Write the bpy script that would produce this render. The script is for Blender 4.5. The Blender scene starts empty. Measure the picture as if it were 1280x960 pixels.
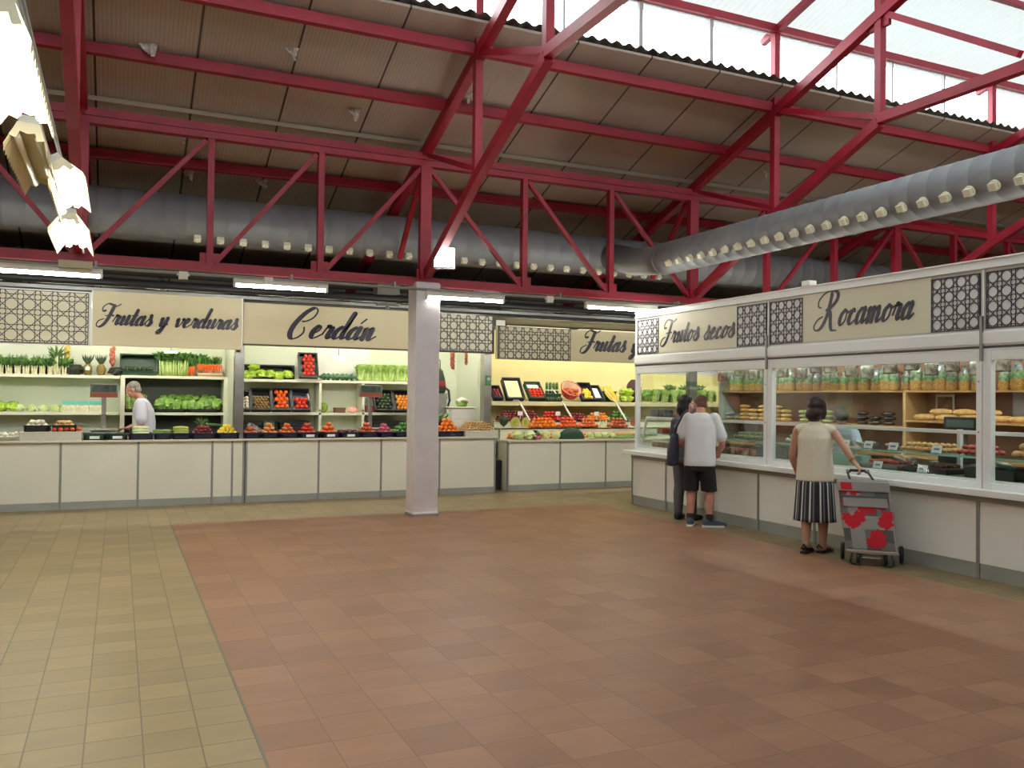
import bpy, math, random
from mathutils import Vector, Matrix, Euler, noise
random.seed(7)
PI = math.pi
SC = bpy.context.scene
COL = SC.collection

# ------------------------------------------------------------------ helpers
def c(r, g, b):
    def f(v):
        v /= 255.0
        return v / 12.92 if v <= .04045 else ((v + .055) / 1.055) ** 2.4
    return (f(r), f(g), f(b), 1.0)

MATS = {}
def mat(name, col, rough=.55, metal=0.0, var=.0, vscale=8.0, bump=0.0, bscale=60.0, spec=.5, col2=None, coat=0.0, transl=0.0):
    if name in MATS: return MATS[name]
    m = bpy.data.materials.new(name); m.use_nodes = True
    nt = m.node_tree; N = nt.nodes; L = nt.links
    b = N['Principled BSDF']
    b.inputs['Base Color'].default_value = col
    b.inputs['Roughness'].default_value = rough
    b.inputs['Metallic'].default_value = metal
    b.inputs['Specular IOR Level'].default_value = spec
    b.inputs['Coat Weight'].default_value = coat
    b.inputs['Transmission Weight'].default_value = transl
    if var > 0 or col2 is not None:
        tc = N.new('ShaderNodeTexCoord'); nz = N.new('ShaderNodeTexNoise')
        nz.inputs['Scale'].default_value = vscale; nz.inputs['Detail'].default_value = 4
        L.new(tc.outputs['Object'], nz.inputs['Vector'])
        mx = N.new('ShaderNodeMix'); mx.data_type = 'RGBA'
        rp = N.new('ShaderNodeValToRGB'); rp.color_ramp.elements[0].position = .35; rp.color_ramp.elements[1].position = .65
        L.new(nz.outputs['Fac'], rp.inputs['Fac']); L.new(rp.outputs['Color'], mx.inputs['Factor'])
        a = tuple(max(0, v * (1 - var)) for v in col[:3]) + (1,)
        d = col2 if col2 is not None else tuple(min(1, v * (1 + var)) for v in col[:3]) + (1,)
        mx.inputs['A'].default_value = a; mx.inputs['B'].default_value = d
        L.new(mx.outputs['Result'], b.inputs['Base Color'])
    if bump > 0:
        tc = N.new('ShaderNodeTexCoord'); nz = N.new('ShaderNodeTexNoise'); nz.inputs['Scale'].default_value = bscale
        L.new(tc.outputs['Object'], nz.inputs['Vector'])
        bp = N.new('ShaderNodeBump'); bp.inputs['Strength'].default_value = bump; bp.inputs['Distance'].default_value = .01
        L.new(nz.outputs['Fac'], bp.inputs['Height']); L.new(bp.outputs['Normal'], b.inputs['Normal'])
    MATS[name] = m
    return m

def emit(name, col, strength):
    m = bpy.data.materials.new(name); m.use_nodes = True
    nt = m.node_tree; nt.nodes.clear()
    o = nt.nodes.new('ShaderNodeOutputMaterial'); e = nt.nodes.new('ShaderNodeEmission')
    e.inputs['Color'].default_value = col; e.inputs['Strength'].default_value = strength
    nt.links.new(e.outputs[0], o.inputs[0])
    return m

def glassmat(name, tint, gl=.4):
    m = bpy.data.materials.new(name); m.use_nodes = True
    nt = m.node_tree; nt.nodes.clear(); L = nt.links
    o = nt.nodes.new('ShaderNodeOutputMaterial'); t = nt.nodes.new('ShaderNodeBsdfTransparent')
    g = nt.nodes.new('ShaderNodeBsdfGlossy'); g.inputs['Roughness'].default_value = .03
    t.inputs['Color'].default_value = tint
    fr = nt.nodes.new('ShaderNodeFresnel'); fr.inputs['IOR'].default_value = 1.45
    mu = nt.nodes.new('ShaderNodeMath'); mu.operation = 'MULTIPLY_ADD'; mu.inputs[1].default_value = gl; mu.inputs[2].default_value = 0
    L.new(fr.outputs[0], mu.inputs[0])
    mx = nt.nodes.new('ShaderNodeMixShader')
    L.new(mu.outputs[0], mx.inputs[0]); L.new(t.outputs[0], mx.inputs[1]); L.new(g.outputs[0], mx.inputs[2]); L.new(mx.outputs[0], o.inputs[0])
    return m

class MB:
    def __init__(s): s.v = []; s.f = []; s.m = []
    def add(s, vs, fs, mi=0):
        b = len(s.v); s.v += [tuple(v) for v in vs]
        for f in fs: s.f.append(tuple(b + i for i in f)); s.m.append(mi)
        return s
    def box(s, x0, x1, y0, y1, z0, z1, mi=0):
        return s.add([(x0,y0,z0),(x1,y0,z0),(x1,y1,z0),(x0,y1,z0),(x0,y0,z1),(x1,y0,z1),(x1,y1,z1),(x0,y1,z1)],
                     [(0,3,2,1),(4,5,6,7),(0,1,5,4),(1,2,6,5),(2,3,7,6),(3,0,4,7)], mi)
    def beam(s, p, q, w, h, mi=0, up=(0,0,1)):
        p = Vector(p); q = Vector(q); d = (q - p).normalized(); u = Vector(up)
        if abs(d.dot(u)) > .98: u = Vector((0,1,0))
        a = d.cross(u).normalized(); b = a.cross(d).normalized()
        a *= w / 2; b *= h / 2
        vs = [p-a-b, p+a-b, p+a+b, p-a+b, q-a-b, q+a-b, q+a+b, q-a+b]
        return s.add(vs, [(0,3,2,1),(4,5,6,7),(0,1,5,4),(1,2,6,5),(2,3,7,6),(3,0,4,7)], mi)
    def cyl(s, p, q, r1, r2=None, n=12, mi=0, caps=True):
        if r2 is None: r2 = r1
        p = Vector(p); q = Vector(q); d = (q - p).normalized()
        u = Vector((0,0,1)) if abs(d.z) < .95 else Vector((1,0,0))
        a = d.cross(u).normalized(); b = d.cross(a).normalized()
        vs = [p + (a*math.cos(2*PI*i/n) + b*math.sin(2*PI*i/n))*r1 for i in range(n)] + [q + (a*math.cos(2*PI*i/n) + b*math.sin(2*PI*i/n))*r2 for i in range(n)]
        fs = [(i, i+n, (i+1)%n+n, (i+1)%n) for i in range(n)]
        if caps: fs += [tuple(range(n)), tuple(range(2*n-1, n-1, -1))]
        return s.add(vs, fs, mi)
    def tube(s, pts, r, n=8, mi=0, taper=None):
        pts = [Vector(p) for p in pts]; k = len(pts); vs = []; fs = []; pa = None
        for i, p in enumerate(pts):
            d = (pts[min(i+1,k-1)] - pts[max(i-1,0)]).normalized()
            if pa is None:
                u = Vector((0,0,1)) if abs(d.z) < .9 else Vector((1,0,0)); a = d.cross(u).normalized()
            else:
                a = (pa - d*pa.dot(d)).normalized()
            pa = a; b = d.cross(a)
            rr = r if taper is None else r*(taper[i] if isinstance(taper, (list, tuple)) else 1 + (taper-1)*i/(k-1))
            vs += [p + (a*math.cos(2*PI*j/n) + b*math.sin(2*PI*j/n))*rr for j in range(n)]
        for i in range(k-1):
            for j in range(n): fs.append((i*n+j, i*n+(j+1)%n, (i+1)*n+(j+1)%n, (i+1)*n+j))
        fs += [tuple(range(n-1,-1,-1)), tuple(range((k-1)*n, k*n))]
        return s.add(vs, fs, mi)
    def lathe(s, prof, n=14, mi=0, ctr=(0,0,0), caps=True):
        vs = []; fs = []; k = len(prof)
        for r, z in prof:
            vs += [(ctr[0]+r*math.cos(2*PI*j/n), ctr[1]+r*math.sin(2*PI*j/n), ctr[2]+z) for j in range(n)]
        for i in range(k-1):
            for j in range(n): fs.append((i*n+j, i*n+(j+1)%n, (i+1)*n+(j+1)%n, (i+1)*n+j))
        if caps: fs += [tuple(range(n-1,-1,-1)), tuple(range((k-1)*n, k*n))]
        return s.add(vs, fs, mi)
    def ell(s, ctr, rad, n=14, k=9, mi=0, rot=None, nz=0.0, nf=1.0, seed=0.0):
        vs = []; fs = []; ctr = Vector(ctr); R = rot.to_matrix() if rot is not None else None
        for i in range(k+1):
            t = PI*i/k
            for j in range(n):
                a = 2*PI*j/n
                d = Vector((math.sin(t)*math.cos(a), math.sin(t)*math.sin(a), -math.cos(t)))
                sc = 1.0
                if nz: sc += nz*noise.noise(d*nf + Vector((seed, seed*1.7, 3.1)))
                p = Vector((d.x*rad[0]*sc, d.y*rad[1]*sc, d.z*rad[2]*sc))
                if R is not None: p = R @ p
                vs.append(ctr + p)
        for i in range(k):
            for j in range(n): fs.append((i*n+j, i*n+(j+1)%n, (i+1)*n+(j+1)%n, (i+1)*n+j))
        return s.add(vs, fs, mi)
    def loft(s, rings, n=20, mi=0):   # rings (cx, cy, z, rx, ry)
        vs = []; fs = []; k = len(rings)
        for cx, cy, z, rx, ry in rings:
            vs += [(cx+rx*math.cos(2*PI*j/n), cy+ry*math.sin(2*PI*j/n), z) for j in range(n)]
        for i in range(k-1):
            for j in range(n): fs.append((i*n+j, i*n+(j+1)%n, (i+1)*n+(j+1)%n, (i+1)*n+j))
        fs += [tuple(range(n-1,-1,-1)), tuple(range((k-1)*n, k*n))]
        return s.add(vs, fs, mi)
    def prism(s, poly, y0, y1, mi=0):   # poly in (x,z), extruded along y
        n = len(poly)
        vs = [(x, y0, z) for x, z in poly] + [(x, y1, z) for x, z in poly]
        fs = [tuple(range(n)), tuple(range(2*n-1, n-1, -1))] + [(i, i+n, (i+1)%n+n, (i+1)%n) for i in range(n)]
        return s.add(vs, fs, mi)
    def cap(s, p, q, r1, r2, mi=0):
        p = Vector(p); q = Vector(q)
        s.cyl(p, q, r1, r2, 12, mi); s.ell(p, (r1,)*3, 12, 8, mi); s.ell(q, (r2,)*3, 12, 8, mi)
        return s
    def xf(s, M):
        s.v = [tuple(M @ Vector(v)) for v in s.v]; return s
    def mesh(s, name, mats, smooth=False):
        me = bpy.data.meshes.new(name)
        me.from_pydata(s.v, [], s.f)
        for m in (mats if isinstance(mats, (list, tuple)) else [mats]): me.materials.append(m)
        me.polygons.foreach_set('material_index', s.m)
        if smooth: me.polygons.foreach_set('use_smooth', [True]*len(s.f))
        me.update()
        return me
    def build(s, name, mats, parent=None, smooth=False, bevel=0, loc=None, rot=None):
        o = bpy.data.objects.new(name, s.mesh(name, mats, smooth)); COL.objects.link(o)
        if parent is not None: o.parent = parent
        if loc is not None: o.location = loc
        if rot is not None: o.rotation_euler = rot
        if bevel:
            m = o.modifiers.new('bevel', 'BEVEL'); m.width = bevel; m.segments = 2; m.limit_method = 'ANGLE'
        return o

def tag(o, label=None, cat=None, group=None, kind=None):
    if label: o['label'] = label
    if cat: o['category'] = cat
    if group: o['group'] = group
    if kind: o['kind'] = kind
    return o
def thing(name, label, cat, loc=(0,0,0), rz=0, group=None):
    o = bpy.data.objects.new(name, None); COL.objects.link(o); o.empty_display_size = .05
    o.location = loc; o.rotation_euler = (0,0,rz)
    return tag(o, label, cat, group)
def struct(o): o['kind'] = 'structure'; return o

def remesh(mb, name, mats, voxel=.012, smooth=4):
    o = bpy.data.objects.new('tmp', mb.mesh('tmp', mats)); COL.objects.link(o)
    m = o.modifiers.new('r', 'REMESH'); m.mode = 'VOXEL'; m.voxel_size = voxel; m.use_smooth_shade = True
    if smooth:
        m2 = o.modifiers.new('s', 'SMOOTH'); m2.factor = .5; m2.iterations = smooth
    dg = bpy.context.evaluated_depsgraph_get()
    me = bpy.data.meshes.new_from_object(o.evaluated_get(dg)); me.name = name
    if not len(me.materials):
        for mm in (mats if isinstance(mats, (list, tuple)) else [mats]): me.materials.append(mm)
    old = o.data
    bpy.data.objects.remove(o); bpy.data.meshes.remove(old)
    return me
def objm(name, me, parent=None, loc=None, rot=None):
    o = bpy.data.objects.new(name, me); COL.objects.link(o)
    if parent is not None: o.parent = parent
    if loc is not None: o.location = loc
    if rot is not None: o.rotation_euler = rot
    return o

# ------------------------------------------------------------------ materials
WHITE = mat('white_panel', c(230,227,212), .45, var=.03, vscale=1.5)
WHITE2 = mat('white_enamel', c(242,242,236), .35)
ALU = mat('white_aluminium', c(238,240,238), .35)
GREY = mat('grey_profile', c(150,150,146), .45, metal=.3)
PLINTH = mat('grey_plinth', c(165,168,162), .45, metal=.25, var=.06, vscale=4)
SLAB = mat('worktop', c(218,214,196), .35)
BEIGE = mat('beige_board', c(220,208,170), .5, var=.03, vscale=1.2)
LATBASE = mat('lattice_board', c(228,221,192), .5)
LATLINE = mat('lattice_dark', c(66,58,70), .5)
LETTER = mat('letter_violet', c(34,30,54), .45)
RED = mat('red_paint', c(160,26,50), .45, var=.12, vscale=3, bump=.1)
RED2 = mat('red_paint_deep', c(160,24,40), .5, var=.1, vscale=3)
STEEL = mat('stainless', c(190,188,182), .28, metal=.95, var=.12, vscale=5)
GALV = mat('galvanised', c(150,152,154), .42, metal=.55, var=.1, vscale=3)
DARK = mat('dark_void', c(58,56,54), .7, var=.1)
BLACK = mat('black_plastic', c(32,32,34), .4)
NAVY = mat('navy_crate', c(34,36,58), .42)
GREENCR = mat('green_crate', c(26,62,44), .42)
CREAM = mat('cream_wall', c(232,218,160), .6, var=.03, vscale=1)
CONC = mat('white_column_paint', c(222,214,216), .6, var=.05, vscale=3, bump=.15, bscale=25)
WOOD = mat('pine_shelf', c(190,150,98), .5, var=.14, vscale=6)
WOODBACK = mat('wood_panel', c(150,114,92), .55, var=.08, vscale=4)
CARD = mat('price_card', c(238,240,240), .6)
TEAL = mat('teal_plastic', c(150,205,190), .4)
GLASS = glassmat('shop_glass', (.975,.99,.985,1), .2)
GLASSC = glassmat('case_glass', (.95,.98,.97,1), .02)
SKYGLASS = glassmat('skylight_glass', (.98,.99,1,1), .1)
TUBE = emit('lit_tube', (1,.99,.88,1), 120)
TUBEW = emit('warm_tube', (1,.9,.68,1), 40)
STALLTUBE = emit('stall_tube', (1,.98,.84,1), 78)
LEDM = emit('led_panel', (1,.98,.95,1), 60)

def floor_mat(name, ca, cb, grout, sx, sy, ox, oy, gw, rough, var):
    m = bpy.data.materials.new(name); m.use_nodes = True; nt = m.node_tree; N = nt.nodes; L = nt.links
    b = N['Principled BSDF']
    g = N.new('ShaderNodeNewGeometry'); sep = N.new('ShaderNodeSeparateXYZ'); L.new(g.outputs['Position'], sep.inputs[0])
    def M(op, a, bb=None, cc=None):
        n = N.new('ShaderNodeMath'); n.operation = op
        for i, x in enumerate((a, bb, cc)):
            if x is None: continue
            if isinstance(x, (int, float)): n.inputs[i].default_value = x
            else: L.new(x, n.inputs[i])
        return n.outputs[0]
    u = M('DIVIDE', M('SUBTRACT', sep.outputs[0], ox), sx); v = M('DIVIDE', M('SUBTRACT', sep.outputs[1], oy), sy)
    fu = M('FRACT', u); fv = M('FRACT', v)
    du = M('MULTIPLY', M('MINIMUM', fu, M('SUBTRACT', 1, fu)), sx); dv = M('MULTIPLY', M('MINIMUM', fv, M('SUBTRACT', 1, fv)), sy)
    line = M('LESS_THAN', M('MINIMUM', du, dv), gw)
    cb_ = N.new('ShaderNodeCombineXYZ'); L.new(M('FLOOR', u), cb_.inputs[0]); L.new(M('FLOOR', v), cb_.inputs[1])
    wn = N.new('ShaderNodeTexWhiteNoise'); wn.noise_dimensions = '2D'; L.new(cb_.outputs[0], wn.inputs['Vector'])
    nz = N.new('ShaderNodeTexNoise'); nz.inputs['Scale'].default_value = 2.2; nz.inputs['Detail'].default_value = 6
    off = N.new('ShaderNodeVectorMath'); off.operation = 'MULTIPLY_ADD'; off.inputs[1].default_value = (3.7,5.1,0); L.new(wn.outputs['Color'], off.inputs[0])
    st = N.new('ShaderNodeVectorMath'); st.operation = 'MULTIPLY'; st.inputs[1].default_value = (1.0, 3.0, 1); L.new(g.outputs['Position'], st.inputs[0]); L.new(st.outputs[0], off.inputs[2])
    L.new(off.outputs[0], nz.inputs['Vector'])
    f = M('ADD', M('MULTIPLY', M('SUBTRACT', wn.outputs['Value'], .5), var), M('MULTIPLY_ADD', M('SUBTRACT', nz.outputs['Fac'], .5), 1.5, .5))
    cl = N.new('ShaderNodeClamp'); L.new(f, cl.inputs[0])
    mx = N.new('ShaderNodeMix'); mx.data_type = 'RGBA'; L.new(cl.outputs[0], mx.inputs['Factor']); mx.inputs['A'].default_value = ca; mx.inputs['B'].default_value = cb
    m2 = N.new('ShaderNodeMix'); m2.data_type = 'RGBA'; L.new(line, m2.inputs['Factor']); L.new(mx.outputs['Result'], m2.inputs['A']); m2.inputs['B'].default_value = grout
    L.new(m2.outputs['Result'], b.inputs['Base Color'])
    r = M('MULTIPLY_ADD', nz.outputs['Fac'], .25, rough); L.new(r, b.inputs['Roughness'])
    bp = N.new('ShaderNodeBump'); bp.inputs['Strength'].default_value = .25; bp.inputs['Distance'].default_value = .004
    L.new(M('SUBTRACT', nz.outputs['Fac'], line), bp.inputs['Height']); L.new(bp.outputs['Normal'], b.inputs['Normal'])
    return m
YEL = floor_mat('yellow_tiles', c(122,105,73), c(152,132,94), c(100,86,62), .2372, .2372, .126, 3.80, .0036, .34, .5)
REDT = floor_mat('terracotta_tiles', c(124,83,60), c(154,111,82), c(110,75,56), .3025, .3025, .6, 3.56, .0022, .36, .55)

def ceil_mat():
    m = bpy.data.materials.new('roof_lining'); m.use_nodes = True; nt = m.node_tree; N = nt.nodes; L = nt.links
    b = N['Principled BSDF']; b.inputs['Roughness'].default_value = .6
    g = N.new('ShaderNodeNewGeometry'); sep = N.new('ShaderNodeSeparateXYZ'); L.new(g.outputs['Position'], sep.inputs[0])
    def M(op, a, bb=None):
        n = N.new('ShaderNodeMath'); n.operation = op
        for i, x in enumerate((a, bb)):
            if x is None: continue
            if isinstance(x, (int, float)): n.inputs[i].default_value = x
            else: L.new(x, n.inputs[i])
        return n.outputs[0]
    fu = M('FRACT', M('DIVIDE', M('SUBTRACT', sep.outputs[0], .73), 1.02))
    d = M('MINIMUM', fu, M('SUBTRACT', 1, fu))
    line = M('LESS_THAN', d, .012)
    rib = M('MULTIPLY', M('SINE', M('MULTIPLY', sep.outputs[0], 150.0)), .5)
    nz = N.new('ShaderNodeTexNoise'); nz.inputs['Scale'].default_value = 1.3; L.new(g.outputs['Position'], nz.inputs['Vector'])
    mx = N.new('ShaderNodeMix'); mx.data_type = 'RGBA'; L.new(nz.outputs['Fac'], mx.inputs['Factor']); mx.inputs['A'].default_value = c(170,158,146); mx.inputs['B'].default_value = c(190,178,165)
    m2 = N.new('ShaderNodeMix'); m2.data_type = 'RGBA'; L.new(line, m2.inputs['Factor']); L.new(mx.outputs['Result'], m2.inputs['A']); m2.inputs['B'].default_value = c(70,62,56)
    L.new(m2.outputs['Result'], b.inputs['Base Color'])
    bp = N.new('ShaderNodeBump'); bp.inputs['Strength'].default_value = .3; bp.inputs['Distance'].default_value = .006
    L.new(rib, bp.inputs['Height']); L.new(bp.outputs['Normal'], b.inputs['Normal'])
    return m
LINING = ceil_mat()
def transl_mat():
    m = bpy.data.materials.new('translucent_sheet'); m.use_nodes = True; nt = m.node_tree; nt.nodes.clear(); L = nt.links
    o = nt.nodes.new('ShaderNodeOutputMaterial'); t = nt.nodes.new('ShaderNodeBsdfTranslucent'); d = nt.nodes.new('ShaderNodeBsdfDiffuse')
    t.inputs['Color'].default_value = (.17,.18,.18,1); d.inputs['Color'].default_value = (.7,.7,.7,1)
    mx = nt.nodes.new('ShaderNodeMixShader'); mx.inputs[0].default_value = .5
    L.new(t.outputs[0], mx.inputs[1]); L.new(d.outputs[0], mx.inputs[2]); L.new(mx.outputs[0], o.inputs[0])
    return m
TRANS = transl_mat()
SHEET = mat('roof_sheet', c(120,118,114), .5, metal=.3)
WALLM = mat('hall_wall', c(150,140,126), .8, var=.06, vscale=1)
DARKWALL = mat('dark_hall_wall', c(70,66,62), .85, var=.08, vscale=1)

# ------------------------------------------------------------------ the hall
K = .355
def rz_(y): return 4.79 + K*(10.92 - y)      # rafter line, slope towards the north eaves
YR = 3.0                                      # ridge
XA, XB, YA, YB = -9.0, 20.0, -10.6, 16.6
fl = MB()
xi0, xi1, yi1, yi0 = .6, 6.45, 11.05, -8.0
for x0,x1,y0,y1,mi in ((XA,xi0,YA,YB,0),(xi0,xi1,yi1,YB,0),(xi1,XB,YA,YB,0),(xi0,xi1,YA,yi0,0),(xi0,xi1,yi0,yi1,1)):
    fl.add([(x0,y0,0),(x1,y0,0),(x1,y1,0),(x0,y1,0)], [(0,1,2,3)], mi)
struct(fl.build('floor', [YEL, REDT]))
struct(MB().box(xi0-.008, xi0+.004, yi0, yi1, 0, .003).build('trim_1', mat('tile_edge', c(110,104,92), .6)))
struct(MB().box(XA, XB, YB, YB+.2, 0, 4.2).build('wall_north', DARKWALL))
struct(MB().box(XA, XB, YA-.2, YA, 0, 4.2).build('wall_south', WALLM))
struct(MB().box(XA-.2, XA, YA, YB, 0, 8.8).build('wall_west', WALLM))
struct(MB().box(XB, XB+.2, YA, YB, 0, 8.8).build('wall_east', WALLM))

def corr(y0, z0, y1, z1, per=.17, amp=.022, th=.0):
    n = int((XB-XA)/per*6); vs = []; fs = []
    for i in range(n+1):
        x = XA + (XB-XA)*i/n; dz = amp*math.sin(2*PI*x/per)
        vs += [(x, y0, z0+dz), (x, y1, z1+dz)]
    for i in range(n): fs.append((2*i, 2*i+1, 2*i+3, 2*i+2))
    return MB().add(vs, fs)
def mirror_y(y): return 2*YR - y
# flat lining under the lower roof, corrugated sheet over it
ya, yb = 8.70, YB+.1
struct(MB().add(
    [(XA,ya,rz_(ya)+.13),(XB,ya,rz_(ya)+.13),(XB,yb,rz_(yb)+.13),(XA,yb,rz_(yb)+.13),
     (XA,ya,rz_(ya)+.16),(XB,ya,rz_(ya)+.16),(XB,yb,rz_(yb)+.16),(XA,yb,rz_(yb)+.16)],
    [(0,3,2,1),(4,5,6,7),(0,1,5,4),(1,2,6,5),(2,3,7,6),(3,0,4,7)]).build('ceiling', LINING))
struct(corr(8.66, rz_(8.66)+.2, yb, rz_(yb)+.2).build('ceiling_sheet', SHEET, smooth=True))
ys = mirror_y(8.66); ysb = YA-.1
struct(MB().add([(XA,ys,rz_(8.66)+.15),(XB,ys,rz_(8.66)+.15),(XB,ysb,rz_(mirror_y(ysb))+.15),(XA,ysb,rz_(mirror_y(ysb))+.15)], [(0,1,2,3)]).build('ceiling_south', LINING))
# upper monitor roof of translucent sheet
UZ = 6.60; UK = .27
def uz(y): return UZ + UK*(8.95 - y)
struct(corr(9.25, uz(9.25)+.06, YR, uz(YR)+.06, .1, .012).build('ceiling_upper', TRANS, smooth=True))
struct(corr(mirror_y(9.25), uz(9.25)+.06, YR, uz(YR)+.06, .1, .012).build('ceiling_upper_south', TRANS, smooth=True))
# clerestory glazing: each light between two mullions
MULL = mat('mullion', c(190,188,188), .5)
xs = [3.66 + 1.08*k for k in range(-11, 15)]
for k in range(len(xs)-1):
    x0, x1 = xs[k], xs[k+1]
    w = thing('window_%d' % (k+1), None, None, (0,0,0)); struct(w)
    zb, zt = rz_(8.95)+.19, 6.52
    hw = .028 if abs(x0-5.82) < .1 or abs(x0-6.9) < .1 else .014
    MB().box(x0-hw, x0+hw, 8.93, 8.98, zb, zt).box(x0, x1, 8.94, 8.97, zt-.03, zt).box(x0, x1, 8.94, 8.97, zb, zb+.03).build('window_frame', MULL, w)
    MB().box(x0+hw, x1-.014, 8.953, 8.957, zb, zt).build('pane', SKYGLASS, w)
sw = mirror_y(8.95)
struct(MB().box(XA, XB, sw-.004, sw+.004, rz_(8.95), 6.6).build('window_40', SKYGLASS))
# silver flashing line above the girder
struct(MB().add([(XA,10.80,rz_(10.80)+.115),(XB,10.80,rz_(10.80)+.115),(XB,10.86,rz_(10.86)+.10),(XA,10.86,rz_(10.86)+.10)], [(0,1,2,3)]).build('trim_2', mat('flashing', c(205,205,205), .35, metal=.4)))

# purlins
PUR = {9.95:'upper', 8.96:'topmost', 11.76:'lower'}
for y, lab in ((8.99,'topmost red purlin along the foot of the skylight windows'), (9.95,'red roof purlin halfway between skylight windows and girder'), (11.76,'red roof purlin behind the girder above the long duct')):
    o = MB().box(XA+.1, XB-.1, y-.045, y+.045, rz_(y)-.02, rz_(y)+.10).build('roof_purlin', RED)
    tag(o, lab, 'beam', kind='thing')
o = MB().box(XA+.1, XB-.1, 8.87, 8.97, 6.50, 6.60).build('eave_beam', RED); tag(o, 'red beam along the top of the skylight windows', 'beam', kind='thing')
for y in (7.6, 6.2):
    o = MB().box(XA+.1, XB-.1, y-.04, y+.04, uz(y)-.04, uz(y)+.02).build('monitor_purlin', RED)
    tag(o, 'red purlin under the white monitor roof, %s the skylight windows' % ('nearer to' if y > 7 else 'farther from'), 'beam')

# lattice girder, in the line of the columns
GY = 10.75
g = thing('lattice_girder', 'long red lattice girder carried by the white column', 'girder', (3.65, GY, 3.07))
def gp(mb, name, m=RED): return mb.xf(Matrix.Translation((-3.65, -GY, -3.07))).build(name, m, g)
gp(MB().box(XA+.2, XB-.2, GY-.06, GY+.06, 4.60, 4.68).box(XA+.2, XB-.2, GY-.05, GY+.09, 4.69, 4.78), 'top_chord')
gp(MB().box(XA+.2, XB-.2, GY-.06, GY+.06, 3.02, 3.10).box(XA+.2, XB-.2, GY-.02, GY+.10, 3.105, 3.13), 'bottom_chord')
nodes = [-6.0,-4.62,-3.1,-1.75,-.42,.96,2.27,3.65,5.10,6.50,7.97,9.42,10.86,12.3,13.75,15.2,16.6,18.0]
frames = (-4.62,-.42,3.65,7.97,12.3,16.6)
for x in nodes:
    w = .15 if x in frames else .075
    gp(MB().box(x-w/2, x+w/2, GY-.05, GY+.05, 3.1, 4.6), 'post')
rising = {(-.42,.96),(.96,2.27),(2.27,3.65),(7.97,9.42),(9.42,10.86),(10.86,12.3)}
for a, b in zip(nodes[:-1], nodes[1:]):
    if a < -4 or a > 15.5: continue
    z0, z1 = (3.12, 4.58) if (a, b) in rising else (4.58, 3.12)
    if a > 12.2: z0, z1 = 4.58, 3.12
    gp(MB().beam((a+.06, GY, z0), (b-.06, GY, z1), .06, .055), 'diagonal')
for x in nodes[1:-1]:
    gp(MB().box(x-.11, x+.11, GY-.015, GY+.015, 3.1, 3.24), 'gusset_plate')

# cross frames of the roof
flab = {-4.62:'leftmost red roof truss, beyond the frame of the picture',-.42:'red roof truss seen edge-on beside the hanging lamps',3.65:'red roof truss standing on the white column',7.97:'red roof truss at the corner of the nut stall',12.3:'red roof truss above the glazed sweets stall',16.6:'red roof truss farthest along the nut stall row'}
for x in frames:
    f = thing('roof_truss', flab[x], 'truss', (x, GY, 4.7))
    def fp(mb, name, m=RED): return mb.xf(Matrix.Translation((-x, -GY, -4.7))).build(name, m, f)
    yb_ = 15.8
    fp(MB().beam((x, yb_, rz_(yb_)-.06), (x, YR, rz_(YR)-.06), .11, .13), 'rafter')
    fp(MB().beam((x, mirror_y(yb_), rz_(yb_)-.06), (x, YR, rz_(YR)-.06), .11, .13), 'rafter')
    for s in (1, -1):
        Y = (lambda y: y) if s == 1 else mirror_y
        fp(MB().beam((x, Y(10.62), 3.16), (x, Y(8.9), 4.06), .10, .12).beam((x, Y(8.9), 4.06), (x, Y(7.2), 4.80), .10, .12), 'tie_brace')
        fp(MB().box(x-.045, x+.045, Y(8.95)-.045, Y(8.95)+.045, 4.06, 6.52), 'post')
        fp(MB().box(x-.045, x+.045, Y(7.2)-.045, Y(7.2)+.045, 4.8, uz(7.2)-.04), 'post')
        fp(MB().beam((x, Y(8.85), rz_(8.85)-.09), (x, Y(7.25), 4.88), .07, .07), 'diagonal')
        fp(MB().beam((x, Y(10.6), 4.72), (x, Y(9.0), 4.16), .06, .06), 'diagonal')
        fp(MB().beam((x, Y(7.1), rz_(7.1)-.12), (x, Y(5.5), 4.98), .07, .07), 'diagonal')
        fp(MB().beam((x, Y(9.2), uz(9.2)-.06), (x, YR, uz(YR)-.06), .08, .09), 'monitor_rafter')
        fp(MB().box(x-.02, x+.02, Y(7.2)-.14, Y(7.2)+.14, rz_(7.2)-.22, rz_(7.2)-.02), 'gusset_plate')
        if s == 1:
            fp(MB().beam((x, 11.85, 3.55), (x, 10.9, 4.6), .06, .06), 'knee_brace', RED2)
    fp(MB().beam((x, 7.2, 4.84), (x, mirror_y(7.2), 4.84), .10, .11), 'tie_rod')

# the columns
o = thing('column', 'white painted square column standing in the open hall', 'column', (3.66, 10.77, 0)); o['kind'] = 'thing'
cm = MB()
prof = [(0,.172),(.05,.172),(.06,.165),(2.98,.165),(3.03,.172),(3.06,.15)]
vs = []; fs = []
for z, h in prof: vs += [(-h,-h,z),(h,-h,z),(h,h,z),(-h,h,z)]
for i in range(len(prof)-1):
    for j in range(4): fs.append((i*4+j, i*4+(j+1)%4, i*4+4+(j+1)%4, i*4+4+j))
fs += [(3,2,1,0), tuple(range(len(vs)-4, len(vs)))]
cm.add(vs, fs).build('shaft', CONC, o, bevel=.012)
MB().box(-.175,.175,-.175,.175,0,.035).build('base', mat('column_foot', c(150,146,144), .7), o)
o = thing('steel_post', 'grey steel post rising inside the nut stall', 'post', (7.97, 10.75, 0))
MB().box(-.07,.07,-.05,.05,0,3.02).build('shaft', mat('post_grey', c(96,104,98), .5), o, bevel=.006)
MB().box(-.12,.12,-.1,.1,0,.02).build('foot_plate', GREY, o)

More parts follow.
